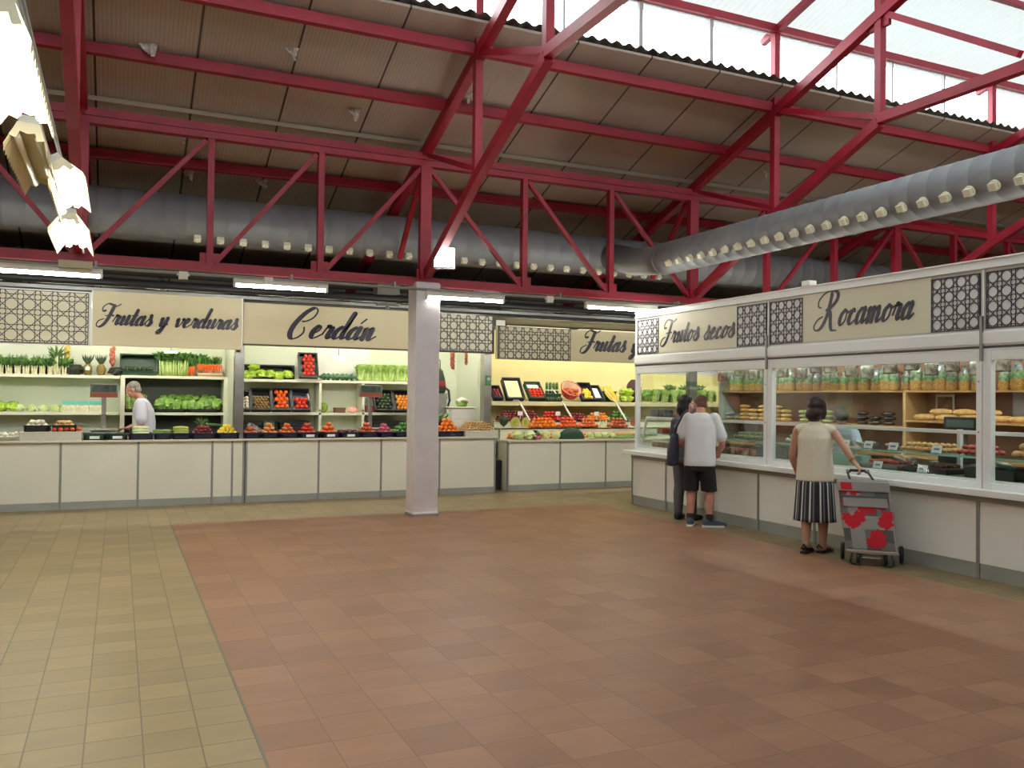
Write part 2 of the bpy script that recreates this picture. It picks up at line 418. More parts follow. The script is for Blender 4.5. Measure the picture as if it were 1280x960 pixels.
# ------------------------------------------------------------------ ducts
def duct_rings(axis, a0, a1, cy, cz, r, seam):
    prof = []; t = a0; n = 28; vs = []; fs = []; rows = []
    while t < a1 - 1e-6:
        rows += [(t, r), (t + seam - .016, r), (t + seam - .008, r + .004)]
        t += seam
    rows.append((a1, r))
    for t, rr in rows:
        for j in range(n):
            a = 2*PI*j/n
            if axis == 'x': vs.append((t, cy + rr*math.cos(a), cz + rr*math.sin(a)))
            else: vs.append((cy + rr*math.cos(a), t, cz + rr*math.sin(a)))
    for i in range(len(rows)-1):
        for j in range(n): fs.append((i*n+j, (i+1)*n+j, (i+1)*n+(j+1)%n, i*n+(j+1)%n) if axis == 'x' else (i*n+j, i*n+(j+1)%n, (i+1)*n+(j+1)%n, (i+1)*n+j))
    fs += [tuple(range(n)), tuple(range((len(rows)-1)*n, len(rows)*n))]
    return MB().add(vs, fs)
NOZ = mat('nozzle_white', c(236,232,206), .4)
DUCT = mat('duct_grey', c(138,141,145), .55, metal=.2, var=.05, vscale=2)
d = thing('air_duct', 'long round grey air duct behind the girder over the fruit stalls', 'duct', (3.0, 12.10, 3.90))
duct_rings('x', -9.5, 16, 0, 0, .30, .26).build('duct_body', DUCT, d, smooth=True)
for k in range(26):
    x = .91 + .29*k
    o = MB().box(-.045,.045,-.05,.03,-.035,.035).cyl((0,-.05,0),(0,-.07,0),.03,.026,10).build('nozzle', NOZ, d, bevel=.008)
    o.location = (x - 3.0, -.16, -.285); o.rotation_euler = (.95,0,0)
d2 = thing('air_duct', 'round grey air duct with white nozzles running over the nut stall', 'duct', (7.18, 7.0, 3.6))
duct_rings('y', -5.0, 3.3, 0, 0, .228, .22).build('duct_body', DUCT, d2, smooth=True)
MB().tube([(0,3.25,0),(0,3.6,.01),(0,4.1,.06),(.0,4.85,.25)], .21, 20).build('duct_elbow', DUCT, d2, smooth=True)
for k in range(24):
    o = MB().cyl((.05,0,0),(0,0,0),.055,.05,12).box(-.035,.01,-.038,.038,-.036,.036).build('nozzle', NOZ, d2, bevel=.006)
    o.location = (-.212, 3.1 - .245*k - .15, -.13); o.rotation_euler = (0,-.5,0)

# torn scraps hanging from the lining
FLAPM = mat('torn_lining', c(206,198,190), .8, var=.35, vscale=20)
for i, (x, y, w, lab) in enumerate(((.2,9.85,.17,'pale torn scrap of lining hanging beside the truss near the hanging lamps'),(1.66,9.55,.13,'small brown scrap stuck to the roof lining under the top purlin'),(2.55,10.35,.16,'pale scrap hanging from the lining just above the girder'),(3.85,9.78,.12,'tiny white scrap caught beside the upright of the column truss'),(.62,11.25,.14,'dark torn scrap hanging behind the girder near its first diagonal'),(.78,12.05,.12,'brown scrap hanging just above the long duct'),(1.72,12.05,.13,'second brown scrap above the long duct, under the purlin'),(9.0,10.3,.13,'thin white scrap hanging from the shaded lining over the nut stall'))):
    z = rz_(y)+.12
    mb = MB()
    for q in range(3):
        ax = random.uniform(-.6,.6); n = 5; vs = []; fs = []
        for a in range(n+1):
            t = a/n
            for b_ in (-1,1): vs.append((w*(.5-q*.35+.4*t*math.sin(ax+q)) + b_*w*.22*(1-.5*t), .02*q + w*.5*t*t*(1 if q%2 else -1), -w*1.0*t*(1-.15*q)))
        for a in range(n): fs.append((2*a,2*a+1,2*a+3,2*a+2))
        mb.add(vs, fs)
    o = mb.build('lining_scrap', FLAPM, None, loc=(x,y,z)); s_ = o.modifiers.new('th','SOLIDIFY'); s_.thickness = .004
    tag(o, lab, 'scrap')
# ------------------------------------------------------------------ fluorescent battens under the girder
LAMPB = mat('lamp_body', c(226,222,210), .4)
def batten(x0, x1, lab, group='fluorescent battens under the girder'):
    L_ = x1 - x0
    t = thing('fluorescent_lamp', lab, 'lamp', (x0, 10.6, 2.86), 0, group)
    MB().box(0, L_, -.035, .035, .02, .075).box(0, L_, -.06, .06, .075, .082).build('housing', LAMPB, t, bevel=.004)
    MB().cyl((.03,0,0), (L_-.03,0,0), .017, n=10).build('tube', TUBE, t, smooth=True)
    MB().box(0, .03, -.03, .03, -.022, .022).build('lamp_holder', LAMPB, t)
    MB().box(L_-.03, L_, -.03, .03, -.022, .022).build('lamp_holder', LAMPB, t)
    return t
batten(-1.62, -.18, 'lit fluorescent tube above the lattice panel at the picture\'s left edge')
batten(1.22, 2.34, 'lit fluorescent tube above the gap between the first two fruit stall signs')
batten(3.62, 4.74, 'lit fluorescent tube just beside the white column, above the dark lattice panel')
batten(6.0, 7.22, 'lit fluorescent tube ending at the corner of the nut stall fascia')
batten(8.9, 10.1, 'lit fluorescent tube behind the nut stall fascia')
o = MB().cyl((-8.5,10.6,2.96), (9.5,10.6,2.96), .018, n=8)
for x in (-.25, 1.9, 3.2, 5.6, 7.6): o.box(x-.012, x+.012, 10.58, 10.7, 2.955, 3.03)
o = o.build('electrical_conduit', GREY); tag(o, 'thin grey conduit running along the underside of the red girder', 'conduit')
for x, lab in ((.66,'small white junction box on the conduit above the first fruit sign'),(1.62,'small white junction box above the second lit tube'),(5.42,'small white junction box on the conduit, beside the tube nearest the nut stall')):
    o = MB().box(-.05,.05,-.03,.03,-.045,.045).box(-.04,.04,-.034,-.03,-.035,.035).cyl((-.07,0,.01),(-.05,0,.01),.014,n=8).cyl((.05,0,.01),(.07,0,.01),.014,n=8).build('junction_box', LAMPB, None, bevel=.004, loc=(x,10.57,2.93)); tag(o, lab, 'junction box')
o = MB().box(-.17,.17,-.05,.05,-.06,.07).box(-.165,.165,-.055,-.05,-.05,.06).cyl((.17,0,0),(.2,0,0),.018,n=8).build('ballast_box', mat('ballast_beige', c(196,180,150), .6), None, bevel=.006, loc=(-.45,10.62,3.05-.10)); tag(o, 'beige box under the girder at the foot of the edge-on truss', 'box')

# ------------------------------------------------------------------ the row of hanging twin-tube lamps
REFL = mat('reflector_cream', c(246,238,206), .4)
def luminaire(x, y0, y1, z, lit, lab, tilt=0.0, w=.15):
    L_ = y1 - y0
    t = thing('hanging_lamp', lab, 'lamp', (x, (y0+y1)/2, z), 0, 'hanging twin-tube lamps')
    t.rotation_euler = (0, tilt, 0)
    h = L_/2
    b = MB().box(-.05, .05, -h, h, .06, .12)
    b.build('spine', LAMPB, t, bevel=.006)
    r = MB()
    for s in (-1, 1):
        n = 14                                     # flared wing with a toothed lower edge
        for k in range(n):
            a, e = -h + L_*k/n, -h + L_*(k+1)/n
            r.add([(s*.05,a,.08),(s*.05,e,.08),(s*w,e,-.05),(s*w,(a+e)/2,-.085),(s*w,a,-.05)], [(0,1,2,3,4) if s > 0 else (4,3,2,1,0)])
    r.add([(-.05,-h,.058),(.05,-h,.058),(.05,h,.058),(-.05,h,.058)], [(0,1,2,3)])
    ro = r.build('reflector', REFL, t); m = ro.modifiers.new('th','SOLIDIFY'); m.thickness = .003
    for s in (-1, 1):
        e = MB().prism([(-.05,.08),(.05,.08),(.085,.0),(.05,-.01),(.035,.03),(0,.02),(-.035,.03),(-.05,-.01),(-.085,.0)], s*h-.004, s*h+.004)
        e.build('end_plate', REFL, t)
    for s in (-1, 1):
        MB().cyl((s*.05,-h+.03,.01), (s*.05,h-.03,.01), .018, n=10).build('tube', TUBEW if lit else WHITE2, t, smooth=True)
    for yy in (-h*.7, h*.7):
        MB().cyl((0,yy,.12), (0,yy,.17), .005, n=6).build('hanger', GREY, t)
    return t
luminaire(-.43, 3.62, 4.90, 2.93, True, 'hanging twin-tube lamp nearest the camera, glaring white at the picture edge', .10, .12)
luminaire(-.46, 5.15, 6.35, 2.90, False, 'unlit hanging lamp with an empty bright reflector, between two lit ones', .1, .10)
luminaire(-.345, 6.0, 7.2, 2.93, True, 'lit hanging lamp tilted beside the unlit one', -.55, .11)
luminaire(-.385, 7.75, 9.0, 2.93, True, 'lit hanging lamp at the far end of the row, before the girder')
o = MB().cyl((-.37,-8,3.10), (-.37,10.5,3.10), .012, n=8).build('lamp_rail', GREY); tag(o, 'thin rail from which the row of twin-tube lamps hangs', 'rail')

# floodlight on the foot of the truss brace
t = thing('floodlight', 'square floodlight glaring white on the truss beside the white column', 'lamp', (3.73, 10.2, 3.33), 0)
t.rotation_euler = (-.25, 0, -.33)
MB().box(-.14,.14,0,.05,-.14,.14).build('housing', mat('flood_grey', c(120,122,126), .4, metal=.4), t, bevel=.008)
MB().box(-.125,.125,-.006,-.001,-.125,.125).build('led_panel', LEDM, t)
MB().tube([(-.15,.03,0),(-.15,.12,.06),(0,.14,.1),(.15,.12,.06),(.15,.03,0)], .01, 6).build('bracket', GREY, t)

# ------------------------------------------------------------------ pipes, trays and boxes in the dark over the fruit stalls
for y, z, r, lab in ((12.35,3.30,.075,'thick black pipe running under the long air duct'),(12.75,3.06,.06,'thinner black pipe just above the fruit stall signs'),(13.3,3.34,.11,'dark lagged pipe behind the air duct')):
    o = MB().cyl((-8.8,y,z),(15,y,z),r,n=14)
    for k in range(14): o.cyl((-8+k*1.7,y,z),(-7.94+k*1.7,y,z),r+.012,n=14)
    o = o.build('service_pipe', BLACK if r < .1 else DARK, None, smooth=False); tag(o, lab, 'pipe')
o = MB().box(-8.5,15,12.95,13.2,2.955,2.965).box(-8.5,15,12.95,12.96,2.965,3.0).box(-8.5,15,13.19,13.2,2.965,3.0).build('cable_tray', GALV); tag(o, 'shallow grey cable tray along the top of the fruit stalls', 'cable tray')
o = MB().box(3.62,3.98,12.9,13.15,2.97,3.33).box(3.66,3.94,12.89,12.9,3.0,3.3).cyl((3.8,12.95,2.93),(3.8,12.95,2.98),.03,n=8).build('extractor_box', mat('extractor_grey', c(128,128,122), .6), None, bevel=.01); tag(o, 'grey metal box in the dark above the second fruit stall sign', 'box')
o = MB().box(5.35,5.75,13.0,13.3,3.24,3.42).box(5.38,5.72,12.99,13.0,3.27,3.39).cyl((5.5,13.1,3.42),(5.5,13.1,3.5),.04,n=8).build('duct_damper', GALV, None, bevel=.01); tag(o, 'grey box under the long duct above the dark lattice panel', 'box')

# ------------------------------------------------------------------ script lettering
GL = {
 'u': (1.0, [[(0,.7),(.14,1.0),(.2,.6),(.14,.15),(.32,-.02),(.55,.25),(.68,.98)], [(.7,1.02),(.66,.3),(.8,0),(1.06,.3)]]),
 'r': (.8, [[(0,.3),(.2,1.12),(.3,.92),(.52,.95),(.46,.45),(.46,.1),(.6,0),(.85,.3)]]),
 't': (.66, [[(0,.3),(.34,1.7)], [(.36,1.75),(.26,.5),(.26,.1),(.42,-.02),(.7,.3)], [(-.02,1.08),(.58,1.14)]]),
 'a': (1.0, [[(.66,.86),(.44,1.03),(.12,.65),(.1,.15),(.3,-.02),(.55,.3),(.68,.9)], [(.7,1.02),(.64,.3),(.76,0),(1.04,.3)]]),
 's': (.78, [[(-.02,.25),(.26,.8),(.38,1.2)], [(.38,1.2),(.42,.8),(.58,.4),(.46,.02),(.2,-.02),(.1,.18)], [(.55,.12),(.8,.35)]]),
 'y': (1.0, [[(0,.75),(.14,1.0),(.2,.5),(.24,.05),(.48,.1),(.7,.95)], [(.72,1.0),(.62,.1),(.42,-.65),(.14,-.85),(.06,-.6),(.4,-.2),(.95,.3)]]),
 'v': (.95, [[(0,.7),(.14,1.0),(.22,.5),(.28,.05),(.5,.1),(.72,.7),(.66,1.02),(.8,.85),(1.0,.9)]]),
 'e': (.8, [[(0,.3),(.4,.55),(.52,.9),(.34,1.03),(.1,.6),(.12,.12),(.36,-.02),(.84,.35)]]),
 'd': (1.02, [[(.66,.86),(.44,1.03),(.12,.65),(.1,.15),(.3,-.02),(.55,.3),(.7,.9)], [(.6,.5),(.86,1.7),(.92,2.25),(.8,2.2),(.7,1.2),(.64,.3),(.78,0),(1.06,.3)]]),
 'n': (1.05, [[(0,.75),(.14,1.0),(.18,.6),(.16,0)], [(.17,.3),(.4,.9),(.58,1.0),(.62,.6),(.6,.15),(.74,-.02),(1.08,.3)]]),
 'm': (1.5, [[(0,.75),(.14,1.0),(.18,.6),(.16,0)], [(.17,.3),(.38,.9),(.54,1.0),(.58,.6),(.56,0)], [(.57,.3),(.8,.9),(.98,1.0),(1.04,.6),(1.02,.15),(1.16,-.02),(1.5,.3)]]),
 'o': (.92, [[(.42,1.02),(.12,.7),(.08,.2),(.3,-.02),(.58,.25),(.62,.75),(.42,1.02)], [(.55,.92),(.75,.82),(1.0,.95)]]),
 'c': (.76, [[(.5,.8),(.4,1.02),(.12,.7),(.08,.2),(.32,-.02),(.8,.35)]]),
 'F': (1.25, [[(.05,1.55),(-.25,1.5),(-.35,1.95),(0,2.35),(.5,2.25),(1.0,2.1),(1.35,2.35)], [(.75,2.15),(.7,1.4),(.62,.6),(.4,-.1),(0,-.35),(-.3,-.1),(-.22,.35),(.2,.6)], [(.25,.95),(.7,1.05),(1.05,1.0)]]),
 'C': (1.55, [[(.55,1.35),(.85,1.4),(1.2,1.75),(1.25,2.3),(.95,2.55),(.5,2.1),(.15,1.2),(.1,.4),(.35,-.12),(.75,-.05),(1.0,.4),(.88,.85)]]),
 'R': (1.5, [[(-.35,1.35),(-.62,1.5),(-.65,1.95),(-.25,2.4),(.35,2.5),(.78,2.25),(.80,1.75),(.45,1.3),(.15,1.15)], [(.30,2.3),(.32,1.5),(.28,.6),(.0,-.15),(-.4,-.25),(-.6,.05),(-.4,.5),(-.05,.7)], [(.28,1.2),(.52,.9),(.72,.2),(.95,-.3),(1.35,-.36)]]),
 "'": (0, [[(-.42,1.4),(-.18,1.8)]]),
 ' ': (.75, []),
}
GL['R'] = (1.8, [[(x*1.28, y) for x, y in q] for q in GL['R'][1]])
def spline(pts, n=7):
    P = [Vector((x, y)) for x, y in pts]; P = [P[0]*2 - P[1]] + P + [P[-1]*2 - P[-2]]; out = []
    for i in range(1, len(P)-2):
        a, b, cc, d = P[i-1:i+3]
        for k in range(n):
            t = k/n
            out.append(.5*((2*b) + (cc-a)*t + (2*a-5*b+4*cc-d)*t*t + (3*b-a-3*cc+d)*t**3))
    out.append(P[-2]); return out
def lettering(text, width, xh, slant=.38, wmin=.09, wmax=.31):
    strokes = []; pen = 0; word = []; wi = 0
    for ch in text:
        adv, ss = GL[ch]
        if ch == ' ': wi += 1
        for s in ss: word.append(wi); strokes.append([Vector((p.x + pen + slant*p.y, p.y)) for p in spline(s)])
        pen += adv
    lo = min(p.x for s in strokes for p in s); hi = max(p.x for s in strokes for p in s)
    sx = width/(hi-lo); words = [MB() for _ in range(wi+1)]
    for si, (s, wk) in enumerate(zip(strokes, word)):
        mb = words[wk]; yf = -.0015 - .00025*si
        n = len(s); L_ = []
        for i, p in enumerate(s):
            d = (s[min(i+1,n-1)] - s[max(i-1,0)])
            if d.length < 1e-9: d = Vector((1,0))
            d.normalize(); w = wmin + (wmax-wmin)*max(0, -d.y*.95 + .12)**.8
            if d.y > .3: w = wmin*1.1
            L_.append((p, Vector((-d.y, d.x)), w))
        vs = []; fs = []
        for p, nn, w in L_:
            for yy in (yf, .004):
                for sg in (-1, 1):
                    q = p + nn*(w*sg*.62)
                    vs.append(((q.x-lo)*sx, yy, q.y*xh))
        for i in range(n-1):
            a = i*4; b = a+4
            fs += [(a,b,b+1,a+1), (a+2,a+3,b+3,b+2), (a,a+2,b+2,b), (a+1,b+1,b+3,a+3)]
        mb.add(vs, fs)
        for p, nn, w in (L_[0], L_[-1]):            # round ends
            r = w*.62
            mb.add([((p.x+r*math.cos(k*PI/5)-lo)*sx, yf-.0001, (p.y+r*math.sin(k*PI/5))*xh) for k in range(10)], [tuple(range(10))])
    return words
def letter(parent, loc, *a, **k):
    for wd in lettering(*a, **k): wd.build('lettering', LETTER, parent, loc=loc)
def lattice(w, h, p=.19, lw=.009, off=0.0):
    mb = MB(); segs = []
    def ring(cx, cz, r, n, ph):
        v = [(cx + r*math.cos(ph + 2*PI*k/n), cz + r*math.sin(ph + 2*PI*k/n)) for k in range(n)]
        for k in range(n): segs.append((v[k], v[(k+1) % n]))
    for i in range(-1, int(w/p)+2):
        for j in range(-1, int(h/p)+2):
            cx, cz = (i+.5)*p + off, (j+.5)*p
            ring(cx, cz, p*.5, 4, PI/4); ring(cx, cz, p*.5, 4, 0)
            ring(cx+p/2, cz+p/2, p*.2, 8, PI/8)
    for (x0,z0),(x1,z1) in segs:
        t0, t1 = 0.0, 1.0; dx, dz = x1-x0, z1-z0; ok = True
        for pp, q in ((-dx,x0),(dx,w-x0),(-dz,z0),(dz,h-z0)):
            if abs(pp) < 1e-9:
                if q < 0: ok = False
            else:
                r = q/pp
                if pp < 0: t0 = max(t0, r)
                else: t1 = min(t1, r)
        if not ok or t1 - t0 < .02: continue
        a = Vector((x0+dx*t0, 0, z0+dz*t0)); b = Vector((x0+dx*t1, 0, z0+dz*t1))
        n = Vector((-(b-a).z, 0, (b-a).x)).normalized()*lw/2
        mb.add([a-n, b-n, b+n, a+n, *(Vector((v.x, .005, v.z)) for v in (a-n, b-n, b+n, a+n))], [(0,1,2,3),(0,4,5,1),(2,6,7,3)])
    return mb
def lattice_panel(parent, x0, z0, w, h, p=.19, base=LATBASE, y=-.004, lw=.009):
    a = MB().box(0, w, .004, .02, 0, h).build('lattice_panel', base, parent, loc=(x0, y, z0))
    MB().box(0,w,-.002,.022,0,.008).box(0,w,-.002,.022,h-.008,h).box(0,.008,-.002,.022,0,h).box(w-.008,w,-.002,.022,0,h).build('lattice_frame', LATLINE, a)
    lattice(w, h, p, lw).build('lattice_pattern', LATLINE, a, loc=(0,-.003,0))
    return a
# fruit stall signs (front plane y = 12.8)
s = thing('stall_sign', 'cream sign board lettered Frutas y verduras over the first fruit stall', 'sign', (-.33, 12.80, 2.205))
MB().box(0,1.925,0,.05,0,.735).build('board', BEIGE, s, bevel=.004)
MB().box(-.012,0,-.005,.055,-.006,.741).box(1.925,1.945,-.005,.055,-.006,.741).build('board_edge', WHITE2, s)
letter(s, (.045,-.006,.29), 'Frutas y verduras', 1.83, .118)
s = thing('stall_sign', 'white framed lattice panel above the leeks at the picture\'s left edge', 'sign', (-2.0, 12.82, 2.2))
MB().box(0,1.655,.02,.05,-.01,.72).build('board', WHITE2, s)
lattice_panel(s, .02, .01, 1.60, .69, .2)
s = thing('stall_sign', 'cream sign board lettered Cerdán, ending in a dark lattice panel', 'sign', (1.63, 12.87, 2.30))
MB().box(0,3.0,0,.045,0,.60).build('board', BEIGE, s, bevel=.003)
MB().box(-.012,3.95,-.008,.05,-.022,0).box(-.02,0,-.008,.05,-.022,.62).box(3.93,3.96,-.008,.05,-.022,.62).box(-.02,3.95,-.004,.05,.60,.615).build('board_edge', mat('board_edge_brown', c(76,66,54), .5), s)
letter(s, (.66,-.006,.125), "Cerda'n", 1.30, .175, .40, .09, .29)
lattice_panel(s, 3.0, .0, .93, .595, .165, mat('lattice_pale', c(232,229,204), .5))
s = thing('stall_sign', 'cream sign board lettered Frutas y, running in behind the nut stall', 'sign', (5.72, 13.08, 2.205))
MB().box(0,5.2,0,.04,0,.55).build('board', mat('beige_light', c(222,210,170), .5), s)
letter(s, (1.60,-.006,.20), 'Frutas y verduras', 2.45, .150)
lattice_panel(s, .03, .0, 1.37, .55, .15, mat('lattice_grey', c(206,200,170), .5), y=-.022, lw=.007)
o = MB().box(-.08,.08,0,.012,0,.09).box(-.055,-.01,-.003,0,.045,.07).box(-.06,.06,-.002,0,.01,.014).build('notice_plate', WHITE2, None, loc=(5.78,13.04,2.76)); tag(o, 'small white notice plate above the corner between the two lattice panels', 'plate')

# ------------------------------------------------------------------ fruit stall counters
def counter(x0, x1, y, depth, z, joints, lab, ends=True):
    t = thing('stall_counter', lab, 'counter', (x0, y, 0))
    w = x1-x0
    MB().box(-.02, w+.03, -.06, depth, z-.03, z).build('worktop', SLAB, t, bevel=.004)
    MB().box(0, w, 0, .02, 0, .10).build('plinth', PLINTH, t)
    js = [0]+[j-x0 for j in joints]+[w]
    for a, b in zip(js[:-1], js[1:]):
        MB().box(a+.012, b-.012, -.006, .018, .10, z-.032).build('front_panel', WHITE, t, bevel=.002)
    for j in js: MB().box(j-.014, j+.014, -.014, .018, 0, z-.031).build('joint_strip', GREY, t)
    MB().box(0, .02, .02, depth-.02, 0, z-.03).build('end_panel', WHITE, t); MB().box(w-.02, w, .02, depth-.02, 0, z-.03).build('end_panel', WHITE, t)
    return t
counter(-4.3, 1.66, 12.87, .56, .925, [-3.3,-2.4,-1.65,-.682,.265,1.232,1.504], 'long white counter of the first fruit stall, under the Frutas y verduras sign')
counter(1.70, 5.62, 12.87, .56, .925, [2.744,3.706,4.662], 'white counter of the second fruit stall, passing behind the column')
counter(5.92, 12.0, 13.0, .42, .85, [6.9,7.806,8.8,9.8,10.9], 'white counter of the fruit stall half hidden by the nut stall')

# steel posts and partitions of the fruit stalls
for x, lab in ((1.595,'polished steel post between the two fruit stall signs'),(5.51,'polished steel post at the end of the second fruit stall')):
    t = thing('steel_post', lab, 'post', (x, 13.0, .925)); hh = 2.9-.925
    MB().box(-.065,.065,-.07,.10,0,hh).build('shaft', STEEL, t, bevel=.004)
    MB().box(-.072,.072,-.078,.108,0,.03).build('foot_collar', STEEL, t)
STWALL = mat('stall_white_wall', c(226,232,212), .6)
struct(MB().box(-4.4, 5.62, 14.52, 14.56, 0, 2.9).build('wall_stall_back', STWALL))
struct(MB().box(1.56, 1.60, 13.12, 13.45, .935, 2.9).box(1.56, 1.60, 13.45, 14.52, 0, 2.9).build('wall_stall_divider', STWALL))
struct(MB().box(5.58, 5.62, 13.12, 13.45, .935, 2.9).box(5.58, 5.62, 13.45, 14.52, 0, 2.9).build('wall_stall_end', STWALL))
struct(MB().box(5.64, 12.2, 14.32, 14.36, 0, 2.8).build('wall_stall_cream', CREAM))
struct(MB().box(-4.4, 12.2, 13.02, 14.6, 2.905, 2.945).build('ceiling_stalls', DARK))

def stall_tube(x0, x1, y, z, lab):
    L_ = x1-x0
    t = thing('stall_lamp', lab, 'lamp', (x0, y, z), 0, 'tube lamps hidden behind the stall signs')
    MB().box(0, L_, -.04, .04, .03, .07).build('housing', LAMPB, t)
    MB().cyl((.03,0,0),(L_-.03,0,0),.016,n=8).build('tube', STALLTUBE, t, smooth=True)
    return t
for x0, x1 in ((-2.6,-1.4),(-1.1,.1),(.3,1.5),(1.9,3.1),(3.2,4.4),(4.5,5.5)):
    stall_tube(x0, x1, 13.35, 2.78, 'tube lamp hidden behind the fruit stall signs')
for x0, x1 in ((6.0,7.2),(7.4,8.6),(8.8,10.0),(10.2,11.4)):
    stall_tube(x0, x1, 13.3, 2.72, 'tube lamp hidden behind the fruit stall signs')
for x, lab in ((.70,'glowing bar for a tube reflection, before the dark green crate and celery'),(3.22,'glowing bar for a tube reflection, above the broccoli')):
    t = thing('reflection_bar', lab, 'lamp', (x, 13.7, 2.165))  # glowing bar on a cord, added to stand for a tube's reflection
    MB().box(-.085,.085,-.03,.03,.0,.03).build('housing', LAMPB, t, bevel=.004)
    MB().box(-.08,.08,-.034,-.0305,.002,.024).build('lit_strip', LEDM, t)
    MB().cyl((0,0,.03),(0,0,.70),.004,n=6).build('cord', BLACK, t)

# ------------------------------------------------------------------ shelving of the fruit stalls
SH = mat('shelf_white', c(224,224,204), .45)
def shelf(x0, x1, y0, y1, z, lab, th=.035):
    o = MB().box(x0, x1, y0, y1, z-th, z).box(x0, x1, y0-.006, y0, z-th-.006, z+.004).build('wall_shelf', SH, None, bevel=.003); tag(o, lab, 'shelf')
shelf(-4.2, .02, 14.1, 14.515, 1.82, 'upper white shelf under the leeks in the first fruit stall')
shelf(-4.2, .02, 14.1, 14.515, 1.275, 'middle white shelf holding pale cabbages in the first fruit stall')
shelf(1.62, 5.0, 14.1, 14.515, 1.81, 'upper white shelf under the lettuces in the second fruit stall')
shelf(1.62, 3.0, 14.1, 14.515, 1.28, 'middle white shelf under the tilted black crates')
shelf(3.04, 3.72, 14.1, 14.515, 1.275, 'short middle shelf holding a melon and cut ham')
shelf(3.76, 5.0, 14.1, 14.515, 1.28, 'middle white shelf behind the second scale')
u = thing('shelving_unit', 'white shelving unit of lettuces behind the vendor in the first fruit stall', 'shelves', (.06, 14.05, 0))
for z in (1.835, 1.275, .80): MB().box(.03,1.44,0,.46,z-.04,z).build('shelf', SH, u)
MB().box(-.03,.03,0,.46,0,1.835).build('upright', SH, u); MB().box(1.44,1.50,.0,.46,0,1.835).build('upright', SH, u)
MB().box(0,1.46,.44,.46,0,1.8).build('back_panel', mat('unit_back', c(88,92,86), .7), u)
for x, lab in ((3.02,'white upright between the tilted crates and the green melon'),(3.74,'white upright beside the second scale')):
    o = MB().box(x-.02,x+.02,14.1,14.5,0,1.245).box(x-.02,x+.02,14.1,14.5,1.285,1.772).box(x-.025,x+.025,14.1,14.12,1.3,1.33).build('shelf_upright', SH); tag(o, lab, 'upright')
o = MB().box(3.02,3.94,14.48,14.515,1.84,2.7).box(3.04,3.92,14.475,14.48,1.86,2.68).box(3.88,3.9,14.46,14.475,2.2,2.3).build('cupboard_door', WHITE2, None, bevel=.003); tag(o, 'flush white cupboard door above the broccoli', 'door')
# third stall: stepped display and slanted shelf
o = thing('display_steps', 'white stepped display carrying fruit in the fruit stall beside the nut stall', 'display', (5.95, 13.3, .85))
MB().box(0,5.9,.10,.13,0,.185).box(0,5.9,.10,.36,.165,.185).build('step', SH, o); MB().box(0,5.9,.36,.39,-.8,.30).box(0,5.9,.36,.62,.28,.30).build('step', SH, o)
o = thing('display_shelf', 'thick cream shelf of boxed fruit in the stall beside the nut stall', 'shelf', (5.95, 13.78, 1.42))
MB().box(0,5.9,0,.5,0,.075).build('board', mat('shelf_cream', c(214,208,170), .5), o, bevel=.004)
for x in (.55, 1.42, 2.55): MB().beam((x,.0,.05),(x+.1,-.2,-.26),.03,.02).build('bracket', WHITE2, o); MB().beam((x-.15,.18,.33),(x,0,.06),.025,.012).build('label_rail', WHITE2, o)
# ------------------------------------------------------------------ nut stall (front plane x = 6.98, looking towards -x)
FX = 6.98
t = thing('stall_counter', 'white counter of the glazed nut stall, grey plinth, customers standing at it', 'counter', (FX, 6.9, 0))
def cp(mb, name, m, bev=0): return mb.xf(Matrix.Translation((-FX, -6.9, 0))).build(name, m, t, bevel=bev)
Y0, Y1 = 2.0, 10.84
JJ = [10.84, 9.98, 9.03, 8.08, 7.17, 6.28, 5.2, 4.2, 3.1, 2.0]
cp(MB().box(FX+.004, FX+.02, Y0, Y1, 0, .135), 'plinth', PLINTH)
for a, b in zip(JJ[:-1], JJ[1:]): cp(MB().box(FX-.002, FX+.02, b+.014, a-.014, .135, .70), 'front_panel', WHITE2, .002)
for j in JJ: cp(MB().box(FX-.010, FX+.02, j-.016, j+.016, 0, .70), 'joint_strip', GREY)
cp(MB().box(FX-.03, FX+.02, Y0, Y1, .685, .742), 'ledge_rail', GREY)
cp(MB().box(FX-.13, FX+.10, Y0, Y1+.10, .742, .80), 'worktop', ALU, .005)
cp(MB().box(FX+.02, FX+1.0, Y1-.02, Y1, 0, .742), 'end_panel', WHITE2)
# glazing
def frame_y(ya_, yb_, lab, post_a=.07, post_b=.07):
    w = thing('display_window', lab, 'window', (FX, (ya_+yb_)/2, .80))
    yc = (ya_+yb_)/2
    def wp(mb, n, m, bev=0): return mb.xf(Matrix.Translation((-FX, -yc, -.80))).build(n, m, w, bevel=bev)
    wp(MB().box(FX-.015,FX+.04,yb_,ya_,.80,.855).box(FX-.015,FX+.04,yb_,ya_,1.935,2.03).box(FX-.02,FX+.045,ya_-post_a,ya_,.80,2.03).box(FX-.02,FX+.045,yb_,yb_+post_b,.80,2.03), 'frame', ALU, .003)
    wp(MB().box(FX+.012,FX+.016,yb_+post_b,ya_-post_a,.855,1.935), 'glass_pane', GLASS)
    for zz in (1.3, 1.75): wp(MB().cyl((FX-.024,yb_+post_b*.5,zz),(FX-.02,yb_+post_b*.5,zz),.008,n=8), 'screw_cap', GREY)
    return w
frame_y(10.76, 7.925, 'glazed window of the nut stall behind the man in the white shirt', .05, .055)
frame_y(7.915, 5.155, 'glazed window of the nut stall behind the woman with the trolley', .075, .055)
frame_y(5.145, 2.4, 'glazed window of the nut stall cut by the picture\'s right edge', .075, .055)
w = thing('end_window', 'glass end wall of the nut stall facing the fruit stalls', 'window', (7.9, 10.80, .80))
